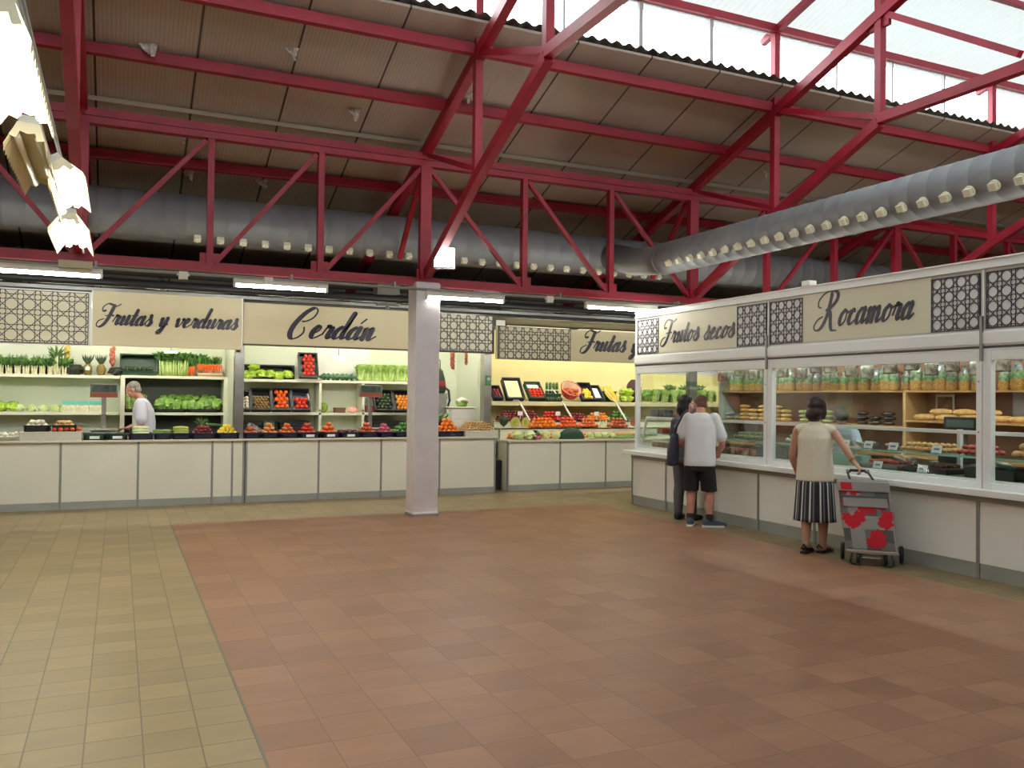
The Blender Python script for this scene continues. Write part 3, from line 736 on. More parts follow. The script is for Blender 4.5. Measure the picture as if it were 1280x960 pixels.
MB().box(-.9,.7,-.02,.02,0,.05).box(-.9,.7,-.02,.02,1.14,1.23).box(-.9,-.83,-.02,.02,.05,1.14).box(.64,.7,-.02,.02,.05,1.14).build('frame', ALU, w, bevel=.003)
MB().box(-.83,.64,-.002,.002,.05,1.14).build('glass_pane', GLASS, w)
# header beam and fascia
h = thing('fascia_header', 'white aluminium header with a dark groove over the nut stall windows', 'beam', (FX, 6.6, 2.03))
MB().box(-.02,.05,-4.6,4.17,0,.012).box(-.02,.05,-4.6,4.17,.035,.17).box(-.035,-.02,-4.6,4.17,.05,.155).build('profile', ALU, h, bevel=.003)
MB().box(-.012,.05,-4.6,4.17,.012,.035).build('groove', mat('groove_grey', c(86,88,92), .6), h)
for yy in (1.32, -1.45): MB().box(-.045,-.02,yy-.012,yy+.012,-.10,.30).build('clamp_strip', GREY, h)
h2 = thing('fascia_capping', 'white capping profile along the top of the nut stall fascia', 'beam', (FX, 6.6, 2.75))
MB().box(-.03,.06,-4.6,4.17,0,.025).box(-.02,.06,-4.6,4.17,.025,.085).box(-.04,.06,-4.6,4.17,.075,.09).build('profile', ALU, h2, bevel=.003)
MB().box(-.05,.06,.62,.74,.09,.15).build('cable_clip', WHITE2, h2, bevel=.006)
def fascia(ya_, yb_, lat1, lat2, text, lab, tw, ty, tz, xh):
    s = thing('stall_sign', lab, 'sign', (FX, ya_, 2.2), -PI/2)
    w = ya_-yb_
    MB().box(0,w,.0,.04,0,.55).build('backing', mat('fascia_grey', c(212,212,206), .5), s)
    MB().box(-.006,.012,-.012,.04,0,.55).build('joint_strip', ALU, s)
    MB().box(lat1[1],lat2[0],-.008,0,.02,.545).build('board', mat('beige_fascia', c(222,218,192), .5), s)
    lb = mat('fascia_lattice_base', c(226,228,228), .5)
    for a, b in (lat1, lat2): lattice_panel(s, a, .02, b-a, .50, .127, lb, y=-.012, lw=.005)
    if text: letter(s, (ty, -.010, tz), text, tw, xh, .36, .08, .24)
fascia(10.75, 7.925, (.03,.57), (2.27,2.80), 'Frutos secos', 'sign board lettered Frutos secos with lattice panels at both ends', 1.61, .62, .155, .135)
fascia(7.92, 5.155, (.03,.56), (2.235,2.74), 'Rocamora', 'sign board lettered Rocamora with lattice panels at both ends', 1.31, .73, .175, .150)
fascia(5.15, 2.4, (.03,.55), (2.2,2.72), None, 'fascia lattice panel cut by the picture\'s right edge', 0, 0, 0, 0)
e = thing('end_fascia', 'white end fascia of the nut stall', 'panel', (7.9, 10.78, 2.03)); MB().box(-.92,.9,-.03,.02,0,.80).build('board', ALU, e); MB().box(-.92,.9,.02,.03,.0,.05).build('edge_strip', GREY, e)
# roofless counter-top showcase
d = thing('display_case', 'long slanted glass showcase with a white rail inside the nut stall', 'showcase', (6.99, 6.7, .80))
def dp(mb, n, m, bev=0): return mb.xf(Matrix.Translation((-7.1, -6.7, -.80))).build(n, m, d, bevel=bev)
dp(MB().box(7.20,7.92,2.2,10.70,.70,.845), 'case_base', WHITE2)
dp(MB().box(7.145,7.92,2.2,10.70,.845,.855), 'case_deck', STEEL)
dp(MB().add([(7.148,2.2,.85),(7.148,10.69,.85),(7.242,10.69,1.28),(7.242,2.2,1.28),(7.154,2.2,.85),(7.154,10.69,.85),(7.248,10.69,1.28),(7.248,2.2,1.28)],[(0,1,2,3),(7,6,5,4)]), 'front_glass', GLASSC)
dp(MB().box(7.25,7.8,2.2,10.69,1.284,1.290), 'top_glass', GLASSC)
dp(MB().box(7.225,7.26,2.2,10.70,1.27,1.305), 'top_rail', ALU, .003)
dp(MB().box(7.142,7.17,2.2,10.70,.848,.873), 'bottom_rail', ALU, .003)
dp(MB().box(7.27,7.88,2.2,10.66,1.055,1.062), 'glass_shelf', GLASSC)
dp(MB().box(7.242,7.25,2.2,10.66,1.05,1.066), 'shelf_edge', TEAL)
dp(MB().box(7.30,7.88,7.2,10.66,1.155,1.160), 'glass_shelf', GLASSC)
for yy in (10.70, 7.06, 4.4): dp(MB().beam((7.150,yy,.86),(7.242,yy,1.285),.03,.025,up=(0,1,0)), 'slanted_post', ALU)
for yy in (5.98,): dp(MB().box(7.84,7.88,yy-.02,yy+.02,.85,1.29), 'rear_post', ALU)
dp(MB().add([(7.148,10.695,.85),(7.9,10.695,.85),(7.9,10.695,1.285),(7.242,10.695,1.285)],[(0,1,2,3)]), 'end_glass', GLASSC)
# shelves on the rear wall
s = thing('wooden_shelf_unit', 'pine shelving along the back of the nut stall', 'shelves', (8.5, 6.7, 0))
def sp(mb, n, m, bev=0): return mb.xf(Matrix.Translation((-8.5, -6.7, 0))).build(n, m, s, bevel=bev)
sp(MB().box(8.86,8.89,2.2,10.72,0,2.7), 'back_panel', WOODBACK)
sp(MB().box(8.5,8.86,2.2,10.70,1.675,1.70), 'shelf', WOOD)
sp(MB().box(8.5,8.86,7.32,10.70,1.245,1.27), 'shelf', WOOD); sp(MB().box(8.5,8.86,2.2,7.28,1.325,1.35), 'shelf', WOOD)
sp(MB().box(8.5,8.86,2.2,10.70,.90,.93), 'shelf', WOOD)
sp(MB().box(8.5,8.86,7.28,7.32,0,1.675), 'divider', mat('pine_light', c(206,174,120), .5)); sp(MB().box(8.5,8.86,4.4,4.44,0,1.675), 'divider', WOOD)
sp(MB().box(8.5,8.89,10.70,10.73,0,2.0), 'end_panel', mat('end_panel_teal', c(196,220,210), .5))
t = thing('stall_lamp', 'tube lamp hidden behind the nut stall fascia', 'lamp', (7.7, 6.6, 2.66), 0, 'tube lamps hidden behind the nut stall fascia')
NUTTUBE = emit('nut_tube', (1,.98,.88,1), 75)
for y0, y1 in ((8.9,10.1),(7.0,8.2),(5.2,6.4),(3.4,4.6)):
    if y0 != 8.9: t = thing('stall_lamp', 'tube lamp hidden behind the nut stall fascia', 'lamp', (7.7, 6.6, 2.66), 0, 'tube lamps hidden behind the nut stall fascia')
    MB().box(-.03,.03,y0-6.6,y1-6.6,.03,.07).build('housing', LAMPB, t); MB().cyl((0,y0-6.57,0),(0,y1-6.63,0),.016,n=8).build('tube', NUTTUBE, t, smooth=True)

# --- things in the nut stall
NUT = mat('nuts_golden', c(206,164,92), .5, var=.35, vscale=60, bump=.4, bscale=90)
NUTL = mat('bag_green_label', c(84,160,96), .25, col2=c(190,214,176), vscale=20)
BAGTOP = mat('clear_bag_top', c(186,196,190), .16, var=.4, vscale=22, spec=.9)
BAGDARK = mat('brown_bag', c(74,66,54), .15, col2=c(158,158,140), vscale=16, spec=.9)
def bag_mesh(w, h, dd, seed, part):
    mb = MB(); n = 14; rows = [(0,.86),(.06,1.0),(.22,1.0),(.4,.96)] if part == 'fill' else [(.36,.98),(.5,.95),(.66,.9)] if part == 'label' else [(.62,.92),(.74,.86),(.83,.62),(.88,.44),(.93,.58),(1.0,.86)]
    vs = []; fs = []
    for z, r in rows:
        for j in range(n):
            a = 2*PI*j/n; q = 1 + .22*noise.noise(Vector((math.cos(a)*2, math.sin(a)*2, z*5+seed)))
            vs.append((math.copysign(abs(math.cos(a))**.7, math.cos(a))*w/2*r*q, math.copysign(abs(math.sin(a))**.8, math.sin(a))*dd/2*(r if z < .7 else r*.6)*q, z*h))
    for i in range(len(rows)-1):
        for j in range(n): fs.append((i*n+j, i*n+(j+1)%n, (i+1)*n+(j+1)%n, (i+1)*n+j))
    if part == 'fill': fs.append(tuple(range(n-1,-1,-1)))
    return mb.add(vs, fs)
bagme = []
for v in range(4):
    bagme.append([bag_mesh(.15,.30,.10,v*3.1,p).mesh('nut_bag_'+p, m, True) for p, m in (('fill',NUT),('label',NUTL),('top',BAGTOP))])
def put_bag(v, x, y, z, rz, lab, group, sc=1.0, name='nut_bag'):
    o = objm(name, bagme[v][0]); o.location = (x,y,z); o.rotation_euler = (0,0,rz); o.scale = (sc,sc,sc)
    tag(o, lab, 'bag', group)
    objm('label_band', bagme[v][1], o); objm('gathered_top', bagme[v][2], o)
    return o
y = 10.55; i = 0
while y > 3.6:
    put_bag(i % 4, 8.60+random.uniform(-.03,.02), y, 1.70, PI/2+random.uniform(-.5,.5), 'clear bag of nuts with a green label standing on the top pine shelf', 'nut bags on the top pine shelf', random.uniform(.86,1.12))
    y -= random.uniform(.14,.175); i += 1
# second tier of brown and clear bags behind them
bt = [[bag_mesh(.17,.34,.10,v*2.3+9,p).mesh('snack_bag_'+p, m, True) for p, m in (('fill',BAGDARK),('label',BAGTOP),('top',BAGTOP))] for v in range(3)]
y = 10.5; i = 0
rk = MB().cyl((8.36,3.6,2.24),(8.36,10.7,2.24),.012,n=8)
for yy in (3.8, 6.2, 8.6, 10.5): rk.cyl((8.36,yy,2.24),(8.36,yy,2.72),.008,n=6); rk.box(8.34,8.855,yy-.01,yy+.01,2.70,2.72)
rk = rk.build('hanging_rail', GREY); tag(rk, 'metal rail from which snack bags hang inside the nut stall', 'rail')
while y > 3.7:
    o = objm('snack_bag', bt[i%3][0]); o.location = (8.36, y, 1.89+random.uniform(-.05,.05)); o.rotation_euler = (0,0,PI/2+random.uniform(-.2,.2))
    tag(o, 'dark snack bag hanging from the rail above the nut bags', 'bag', 'snack bags on the hanging rail'); objm('clear_panel', bt[i%3][1], o); objm('gathered_top', bt[i%3][2], o)
    y -= random.uniform(.22,.42); i += 1
# loaves, packets, trays
LOAF = mat('bread_crust', c(214,176,112), .6, var=.2, vscale=18, bump=.2)
def loaf_mesh():
    mb = MB().ell((0,0,.035),(.15,.05,.04),16,10,nz=.05,nf=3)
    for k in range(-2,3): mb.beam((k*.05-.02,-.02,.071-.004*abs(k)),(k*.05+.02,.02,.071-.004*abs(k)),.012,.006)
    return mb.mesh('loaf', LOAF, True)
LM = loaf_mesh(); i = 0
for y in (7.08,6.78,6.48,6.18,5.88):
    for x in (8.57, 8.69):
        o = objm('bread_loaf', LM); o.location = (x, y, 1.35); o.rotation_euler = (0,0,PI/2+random.uniform(-.12,.12)); tag(o, 'small pale bread loaf lying on the right-hand lower pine shelf', 'loaf', 'loaves on the lower pine shelf')
        i += 1
for y in (6.9,6.6,6.3):
    o = objm('bread_loaf', LM); o.location = (8.63, y, 1.415); o.rotation_euler = (0,0,PI/2+random.uniform(-.15,.15)); tag(o, 'small pale bread loaf lying on the right-hand lower pine shelf', 'loaf', 'loaves on the lower pine shelf')
def packet_mesh(m, w=.19, dd=.13, h=.055):
    return MB().ell((0,0,h/2),(w/2,dd/2,h/2),12,8,nz=.12,nf=3).add([(-w/2-.02,-dd*.3,h/2),(-w/2+.02,-dd*.25,h/2+.004),(-w/2+.02,dd*.25,h/2+.004),(-w/2-.02,dd*.3,h/2)],[(0,1,2,3)]).add([(w/2+.02,-dd*.3,h/2),(w/2-.02,-dd*.25,h/2+.004),(w/2-.02,dd*.25,h/2+.004),(w/2+.02,dd*.3,h/2)],[(3,2,1,0)]).mesh('packet', m, True)
PK = {'golden': packet_mesh(mat('packet_gold', c(226,192,110), .22, var=.3, vscale=16, spec=.8)), 'green': packet_mesh(mat('packet_green', c(176,200,120), .22, var=.35, vscale=16, spec=.8)), 'dark': packet_mesh(mat('packet_dark', c(44,44,42), .2, var=.5, vscale=14, spec=.9)), 'clear': packet_mesh(mat('packet_clear', c(170,180,172), .12, var=.5, vscale=18, spec=1.0))}
for kind, y0, y1, lay, z, lab, g in (('golden',10.30,9.86,4,1.27,'golden packet in the tall stack above the man\'s shoulder','golden packets stacked beside the man'),
        ('golden',9.62,9.2,4,1.27,'golden packet in the stack behind the joint between two windows','golden packets stacked at the window joint'),
        ('green',9.05,8.5,3,1.27,'pale green packet heaped on the lower pine shelf behind the striped-skirt woman','green packets on the lower pine shelf'),
        ('dark',8.05,7.6,3,1.27,'black packet heaped on the lower pine shelf behind the stall-keeper','black packets on the lower pine shelf'),
        ('clear',10.62,10.4,2,1.27,'clear packet at the end of the lower pine shelf','clear packets at the shelf end')):
    y = y0; n = 0
    while y >= y1:
        for l in range(lay if y0-y1 > .3 else lay):
            if l == lay-1 and n % 2: continue
            o = objm('snack_packet', PK[kind]); o.location = (8.62+random.uniform(-.015,.015), y, z+l*.057); o.rotation_euler = (0,0,PI/2+random.uniform(-.1,.1)); tag(o, lab, 'packet', g)
        y -= .21; n += 1
# picture, white panel, small framed picture on the rear wall
def wall_picture(y, z, w, h, m1, m2, lab, lab2='picture'):
    t = thing('wall_picture', lab, 'picture', (8.84, y, z))
    MB().box(0,.015,-w/2,w/2,-h/2,h/2).build('mount', m1, t); MB().box(-.003,0,-w/2+.025,w/2-.025,-h/2+.03,h/2-.03).build('print', m2, t)
wall_picture(7.02, 1.535, .25, .24, CARD, mat('picture_brown', c(146,110,80), .6, var=.5, vscale=9), 'white framed brown picture on the wood panel above the loaves')
wall_picture(6.05, 1.53, .26, .29, mat('panel_pale', c(190,194,198), .5), mat('panel_pale2', c(198,202,206), .5), 'plain pale sheet on the wood panel behind the last glazed window')
wall_picture(5.62, 1.60, .16, .15, CARD, mat('picture_green', c(120,150,140), .6, var=.5, vscale=12), 'small framed picture at the picture\'s right edge')
# scale on the case
t = thing('counter_scale', 'black digital scale standing behind the showcase near the window joint', 'scale', (8.05, 6.18, .93))
MB().box(-.15,.15,-.18,.18,0,.08).build('scale_base', BLACK, t, bevel=.01); MB().box(-.03,.03,-.03,.03,.08,.34).build('pole', GREY, t); MB().box(-.04,.04,-.2,.2,.34,.48).build('display_head', BLACK, t, bevel=.01); MB().box(-.16,.16,-.16,.16,.082,.10).build('pan', STEEL, t, bevel=.006)
MB().box(-.043,-.04,-.16,.16,.37,.45).build('display', mat('lcd', c(70,92,84), .3), t)
o = MB().box(7.94,8.36,5.9,6.5,.89,.93).box(7.96,8.34,5.92,6.48,0,.89).box(7.95,7.96,6.0,6.4,.1,.8).build('scale_stand', mat('bench_grey', c(150,146,136), .6)); tag(o, 'low grey stand under the black scale behind the showcase', 'stand')
# jars and tins
JARG = mat('jar_glass', c(196,200,186), .12, var=.2, vscale=12, spec=.9)
def jar_meshes(r, h, body, lid):
    return (MB().lathe([(r*.9,0),(r,.01),(r,h*.78),(r*.8,h*.86),(r*.8,h*.88)],14).mesh('jar_body', body, True), MB().lathe([(r*.86,h*.88),(r*.88,h*.9),(r*.88,h),(r*.8,h*1.01)],14).mesh('jar_lid', lid, True))
def jars(positions, r, h, body, lid, lab, g, name='jar'):
    a, b = jar_meshes(r, h, body, lid)
    for x, y, z in positions:
        o = objm(name, a); o.location = (x,y,z); o.rotation_euler = (0,0,random.random()*6); tag(o, lab, 'jar' if name == 'jar' else 'tin', g); objm('lid', b, o)
SAUCE = mat('jar_red_sauce', c(166,60,36), .15, var=.2, vscale=20, spec=.8); OLIVE = mat('jar_brown', c(130,92,58), .18, var=.35, vscale=25, spec=.8)
WL = mat('white_lid', c(232,232,228), .3); GOLDL = mat('gold_lid', c(196,160,80), .3, metal=.7); REDL = mat('red_lid', c(170,40,40), .35)
jars([(7.22,10.5-.085*k,1.062) for k in range(5)], .036, .085, SAUCE, GOLDL, 'jar of red sauce on the glass shelf at the showcase end', 'red sauce jars at the showcase end')
jars([(7.22,10.06-.085*k,1.062) for k in range(4)], .036, .085, mat('jar_white', c(214,206,196), .2, var=.2), REDL, 'pale jar with a red lid beside the red sauce jars', 'pale jars beside the sauce jars')
jars([(7.12+.09*(k%2),10.48-.045*k,.855) for k in range(14)], .036, .10, OLIVE, WL, 'brown jar on the bottom deck at the showcase end', 'brown jars on the bottom deck')
jars([(7.25,9.35-.1*k,1.062) for k in range(3)], .04, .09, mat('jar_pink', c(196,120,110), .2), WL, 'jar with a white lid on the glass shelf by the man\'s right arm', 'white lidded jars by the man')
jars([(7.15,9.3-.13*k,.855) for k in range(8)], .05, .10, OLIVE, REDL, 'squat brown jar on the bottom deck by the man\'s right arm', 'squat jars by the man')
TIN = mat('tin_label', c(150,120,96), .35, var=.5, vscale=10); TINL = mat('tin_dark', c(92,88,92), .35, var=.4, vscale=12)
jars([(7.20+.1*(k%2),10.62-.052*k,1.291) for k in range(10)], .042, .13, TINL, GREY, 'dark tin standing on the showcase top beside the corner window post', 'dark tins on the showcase top', 'tin')
jars([(7.20+.1*(k%2),10.06-.055*k,1.291) for k in range(5)], .045, .17, TIN, GREY, 'brown tin on the showcase top next to the woman\'s dark hair', 'brown tins on the showcase top', 'tin')
# bottle by the man
t = thing('bottle', 'small dark-capped bottle in the showcase beside the man\'s right shoulder', 'bottle', (7.25, 9.62, 1.062)); MB().lathe([(.03,0),(.033,.01),(.033,.11),(.014,.15),(.013,.17)],14).build('body', JARG, t, smooth=True); MB().lathe([(.016,.165),(.017,.17),(.017,.2),(.012,.203)],12).build('cap', BLACK, t, smooth=True)
# trays and heaps along the showcase
def tray(x, y, z, w, l, m, lab, h=.05):
    o = MB().box(-w/2,w/2,-l/2,l/2,0,.008).box(-w/2,-w/2+.008,-l/2,l/2,0,h).box(w/2-.008,w/2,-l/2,l/2,0,h).box(-w/2,w/2,-l/2,-l/2+.008,0,h).box(-w/2,w/2,l/2-.008,l/2,0,h).build('display_tray', m, None, bevel=.003, loc=(x,y,z)); tag(o, lab, 'tray'); return o
tray(7.50,7.35,.855,.36,.62,TEAL,'pale teal plastic tray on the bottom deck under the woman\'s forearm',.10)
tray(7.50,6.62,.855,.36,.5,mat('tray_grey', c(150,152,150), .4),'grey tray of sweets on the bottom deck beyond the teal one')
tray(7.50,6.05,.855,.36,.5,BLACK,'black tray on the bottom deck beneath the white price cards')
tray(7.50,5.35,.855,.36,.5,mat('tray_dark', c(60,62,60), .4),'dark tray on the bottom deck behind the last window post',.09)
tray(7.50,4.75,.855,.36,.5,mat('tray_mint', c(176,214,196), .4),'mint tray on the bottom deck at the picture\'s right edge',.06)
tray(7.50,8.35,.855,.36,.7,mat('tray_smoke', c(110,116,116), .3),'smoky grey tray on the bottom deck behind the striped-skirt woman',.12)
SWEET = {'choc': mat('sweet_choc', c(92,56,40), .3, var=.3), 'olive': mat('sweet_olive', c(120,128,70), .35, var=.3), 'tan': mat('sweet_tan', c(206,160,100), .4, var=.2), 'red': mat('sweet_red', c(176,70,50), .35, var=.3), 'pale': mat('sweet_pale', c(214,208,180), .35, var=.2), 'clear': mat('sweet_clear', c(172,186,184), .12, var=.5, vscale=20, spec=1.0)}
def sweets(kind, cx, cy, z, w, l, nx, ny, r, lab, g, name='sweet', lay=2):
    me = MB().ell((0,0,0),(r,r*.85,r*.7),9,6,nz=.15,nf=2).mesh(name, SWEET[kind], True)
    for L_ in range(lay):
        for a in range(nx-L_):
            for b in range(ny-L_):
                o = objm(name, me); o.location = (cx-w/2+w*(a+.5+L_*.5)/nx, cy-l/2+l*(b+.5+L_*.5)/ny, z+r*.75+L_*r*1.35); o.rotation_euler = (0,0,random.random()*6); tag(o, lab, 'sweet', g)
sweets('red',7.50,6.62,.864,.32,.46,5,7,.03,'reddish sweet heaped in the grey tray','reddish sweets in the grey tray')
sweets('choc',7.50,6.05,.864,.32,.46,5,7,.03,'brown sweet heaped in the black tray','brown sweets in the black tray')
sweets('olive',7.48,8.75,1.063,.3,.5,4,7,.032,'olive-green sweet on the glass shelf behind the cream-vested woman','olive sweets on the glass shelf',lay=2)
sweets('pale',7.48,7.75,1.063,.3,.6,4,8,.034,'pale sweet on the glass shelf behind the cream-vested woman','pale sweets on the glass shelf',lay=2)
sweets('tan',7.48,6.1,1.063,.3,.55,4,8,.032,'tan biscuit on the glass shelf behind the price cards','tan biscuits on the glass shelf',name='biscuit')
sweets('red',7.48,5.55,1.063,.3,.35,4,5,.034,'orange pastry on the glass shelf beside the window post','orange pastries by the window post',name='pastry')
sweets('tan',7.48,4.85,1.063,.3,.6,4,7,.05,'golden roll on the glass shelf at the picture\'s right edge','golden rolls at the right edge',name='bread_roll')
for k, (y, z) in enumerate(((6.85,1.063),(6.58,1.063),(7.0,1.063),(6.5,.93),(6.3,.93),(5.3,.95),(8.55,.98),(8.2,.98))):
    o = objm('clear_bag', PK['clear']); o.location = (7.48,y,z+.0); o.rotation_euler = (random.uniform(.3,.6),random.uniform(-.3,.3),PI/2+random.uniform(-.5,.5)); tag(o, 'crumpled clear bag of sweets in the slanted showcase', 'bag', 'clear bags in the showcase')
for y, z, x, lab in ((7.04,1.063,7.28,'first white price card on the glass shelf, next to the slanted post'),(6.72,1.063,7.28,'second white price card on the glass shelf from the slanted post'),(6.40,1.063,7.28,'third white price card on the glass shelf from the slanted post'),(5.88,1.063,7.28,'white price card on the glass shelf nearest the window joint'),(6.46,.872,7.13,'white price card low at the showcase glass, under the second upper card'),(5.92,.872,7.13,'white price card low at the showcase glass, nearest the window joint'),(7.16,.872,7.13,'white price card low at the showcase glass by the trolley handle')):
    t = thing('price_card', lab, 'price card', (x, y, z), 0)
    MB().prism([(-.004,0),(.004,0),(.030,.075),(.022,.075)],-.055,.055).build('card', CARD, t)
    MB().box(-.005,.04,-.03,.03,-.002,.004).build('card_stand', GREY, t)
    m_ = mat('card_ink', c(120,130,160), .6)
    MB().prism([(.004,.03),(.0045,.03),(.0105,.048),(.010,.048)],-.035,.03).build('card_print', m_, t)
# ------------------------------------------------------------------ produce: prototypes
def fm(name, a, b, rough=.38, vs=12, bump=0.0): return mat('skin_'+name, a, rough, col2=b, vscale=vs, bump=bump, bscale=40)
def fruit(name, r, m, sq=.9, dim=.18, n=14, tip=0.0):
    prof = []
    for i in range(10):
        t = PI*i/9; rr = r*math.sin(t); z = -r*sq*math.cos(t)
        if dim and i >= 8: z -= r*dim*(1 if i == 9 else .25)
        if dim and i == 0: z += r*dim*.6
        if tip and i == 9: z += r*tip
        if tip and i == 0: z -= r*tip
        prof.append((max(rr, .002), z))
    return MB().lathe(prof, n).mesh(name, m, True)
LEAF = mat('leaf_dark', c(52,94,40), .5, col2=c(90,140,58), vscale=14)
LEAF2 = mat('leaf_bright', c(110,160,60), .5, col2=c(160,200,90), vscale=12)
STALK = mat('stalk_pale', c(170,200,110), .4, col2=c(220,230,170), vscale=8)
ROOTW = mat('root_white', c(232,226,200), .45, col2=c(214,206,160), vscale=20)
PR = {}
PR['tomato'] = ('tomato', fruit('tomato', .036, fm('tomato', c(196,34,26), c(214,70,36)), .82, .15), [])
PR['apple'] = ('apple', fruit('apple', .037, fm('apple', c(176,36,40), c(206,120,60), vs=22), .92, .3), [])
PR['peach'] = ('peach', fruit('peach', .036, fm('peach', c(228,150,60), c(206,70,50), .6, 18), .92, .22), [])
PR['nectarine'] = ('nectarine', fruit('nectarine', .036, fm('nectarine', c(236,190,96), c(214,90,64), .4, 18), .92, .2), [])
PR['lemon'] = ('lemon', fruit('lemon', .030, fm('lemon', c(232,200,40), c(240,216,80)), 1.25, 0, tip=.25), [])
PR['orange'] = ('orange', fruit('orange', .037, fm('orange', c(240,120,20), c(236,140,40), .45, bump=.2), .96, .08), [])
PR['mandarin'] = ('mandarin', fruit('mandarin', .030, fm('mandarin', c(240,140,30), c(240,160,50), .45), .8, .15), [])
PR['plum'] = ('plum', fruit('plum', .028, fm('plum', c(112,36,48), c(140,52,56), .35), 1.0, .12), [])
PR['persimmon'] = ('persimmon', fruit('persimmon', .040, fm('persimmon', c(226,84,30), c(232,110,40), .3), .8, .15), [])
PR['red_onion'] = ('red_onion', fruit('red_onion', .034, fm('red_onion', c(170,60,90), c(200,100,120), .35), .85, 0, tip=.35), [])
PR['walnut'] = ('walnut', MB().ell((0,0,0),(.022,.02,.02),10,7,nz=.12,nf=5).mesh('walnut', fm('walnut', c(196,150,96), c(224,184,128), .6, 40), True), [])
PR['garlic'] = ('garlic_bulb', fruit('garlic', .030, fm('garlic', c(236,230,212), c(220,206,190), .5), .8, 0, tip=.5), [])
PR['mushroom'] = ('mushroom', MB().lathe([(.01,-.03),(.011,-.008),(.026,-.006),(.028,.004),(.02,.02),(.008,.026),(.002,.027)],12).mesh('mushroom', fm('mushroom', c(240,236,222), c(226,218,198), .6), True), [])
PR['potato'] = ('potato', MB().ell((0,0,0),(.036,.028,.026),12,8,nz=.12,nf=2).mesh('potato', fm('potato', c(206,164,104), c(224,190,130), .6), True), [])
PR['kiwi'] = ('kiwi', MB().ell((0,0,0),(.028,.023,.023),10,7).mesh('kiwi', fm('kiwi', c(128,98,56), c(150,120,70), .8, 60), True), [])
PR['avocado'] = ('avocado', fruit('avocado', .032, fm('avocado', c(40,54,36), c(60,76,46), .4, bump=.3), 1.25, 0, tip=.2), [])
PR['pepper'] = ('bell_pepper', fruit('bell_pepper', .038, fm('pepper', c(60,110,50), c(84,136,64), .25), 1.05, .3, n=10), [])
PR['redpepper'] = ('bell_pepper', fruit('bell_pepper', .038, fm('redpepper', c(200,40,34), c(220,70,44), .25), 1.05, .3, n=10), [])
PR['cucumber'] = ('cucumber', MB().tube([(-.11,0,0),(-.1,0,.002),(-.04,0,.006),(.04,0,.006),(.1,0,.002),(.11,0,0)],.021,10,taper=[.35,.85,1,1,.85,.3]).mesh('cucumber', fm('cucumber', c(150,170,70), c(190,196,100)), True), [])
PR['zucchini'] = ('zucchini', MB().tube([(-.12,0,0),(-.11,0,0),(-.03,0,.004),(.06,0,.004),(.11,0,0),(.125,0,0)],.024,10,taper=[.5,.9,1,1,.8,.3]).mesh('zucchini', fm('zucchini', c(60,92,48), c(96,126,70)), True), [])
PR['paleziz'] = ('pale_zucchini', MB().tube([(-.1,0,0),(-.09,0,0),(-.03,0,.004),(.05,0,.004),(.09,0,0),(.1,0,0)],.022,10,taper=[.5,.9,1,1,.8,.3]).mesh('pale_zucchini', fm('paleziz', c(196,210,150), c(226,232,190)), True), [])
PR['bean'] = ('green_bean', MB().tube([(-.08,0,0),(-.03,.004,.004),(.03,-.003,.003),(.08,.002,0)],.0065,6,taper=[.5,1,1,.4]).mesh('green_bean', fm('bean', c(110,150,70), c(150,180,100)), True), [])
PR['banana'] = ('banana', MB().tube([(-.09,0,.03),(-.06,0,.008),(0,0,-.004),(.06,0,.008),(.09,0,.03),(.105,0,.045)],.018,8,taper=[.4,.9,1,.9,.6,.3]).mesh('banana', fm('banana', c(226,190,50), c(238,212,90)), True), [])
def ruffle(name, r, m, seed, squash=.8, nz=.28, nf=3.0):
    mb = MB().ell((0,0,0),(r*.8,r*.8,r*squash*.8),16,11,nz=.1,nf=2,seed=seed)
    rnd = random.Random(seed)
    for k in range(13):                           # outer leaves cupped round the heart
        a = 2*PI*k/13*2.4; el = rnd.uniform(-.3,1.1); d = Vector((math.cos(a)*math.cos(el), math.sin(a)*math.cos(el), math.sin(el)*squash))
        tdir = Vector((-math.sin(a), math.cos(a), 0)); up = d.cross(tdir)*-1
        vs = []; fs = []; nu, nv = 6, 5
        for i in range(nu+1):
            for j in range(nv+1):
                u = (i/nu-.5)*1.25; v = (j/nv-.35)*1.25
                p = (d + tdir*u + up*v).normalized()
                rr = r*(.86 + .14*(u*u+v*v)*2 + nz*.4*noise.noise(Vector((u*5+seed+k, v*5, k*1.3)))*(abs(u)+abs(v)))
                vs.append((p.x*rr, p.y*rr, p.z*rr*squash))
        for i in range(nu):
            for j in range(nv): q = i*(nv+1)+j; fs.append((q, q+1, q+nv+2, q+nv+1))
        mb.add(vs, fs)
    return mb.mesh(name, m, True)
LET = fm('lettuce', c(150,190,50), c(200,222,90), .5, 10); LETD = fm('lettuce_dark', c(90,140,56), c(160,196,100), .5, 12)
CAB = fm('cabbage', c(196,214,140), c(226,236,180), .45, 6)
for i in range(2):
    PR['lettuce%d'%i] = ('lettuce', ruffle('lettuce', .095, LET, 3+i*7, .85, .75), [])
    PR['green_lettuce%d'%i] = ('lettuce', ruffle('green_lettuce', .10, LETD, 13+i*7, .95, .6), [])
PR['cabbage'] = ('cabbage', ruffle('cabbage', .085, CAB, 5, .85, .1), [])
PR['smallcab'] = ('cabbage', ruffle('small_cabbage', .068, CAB, 9, .9, .08), [])
PR['kale'] = ('dark_kale', ruffle('dark_kale', .13, fm('kale', c(36,40,34), c(58,64,46), .5, 20), 21, .75, .5), [])
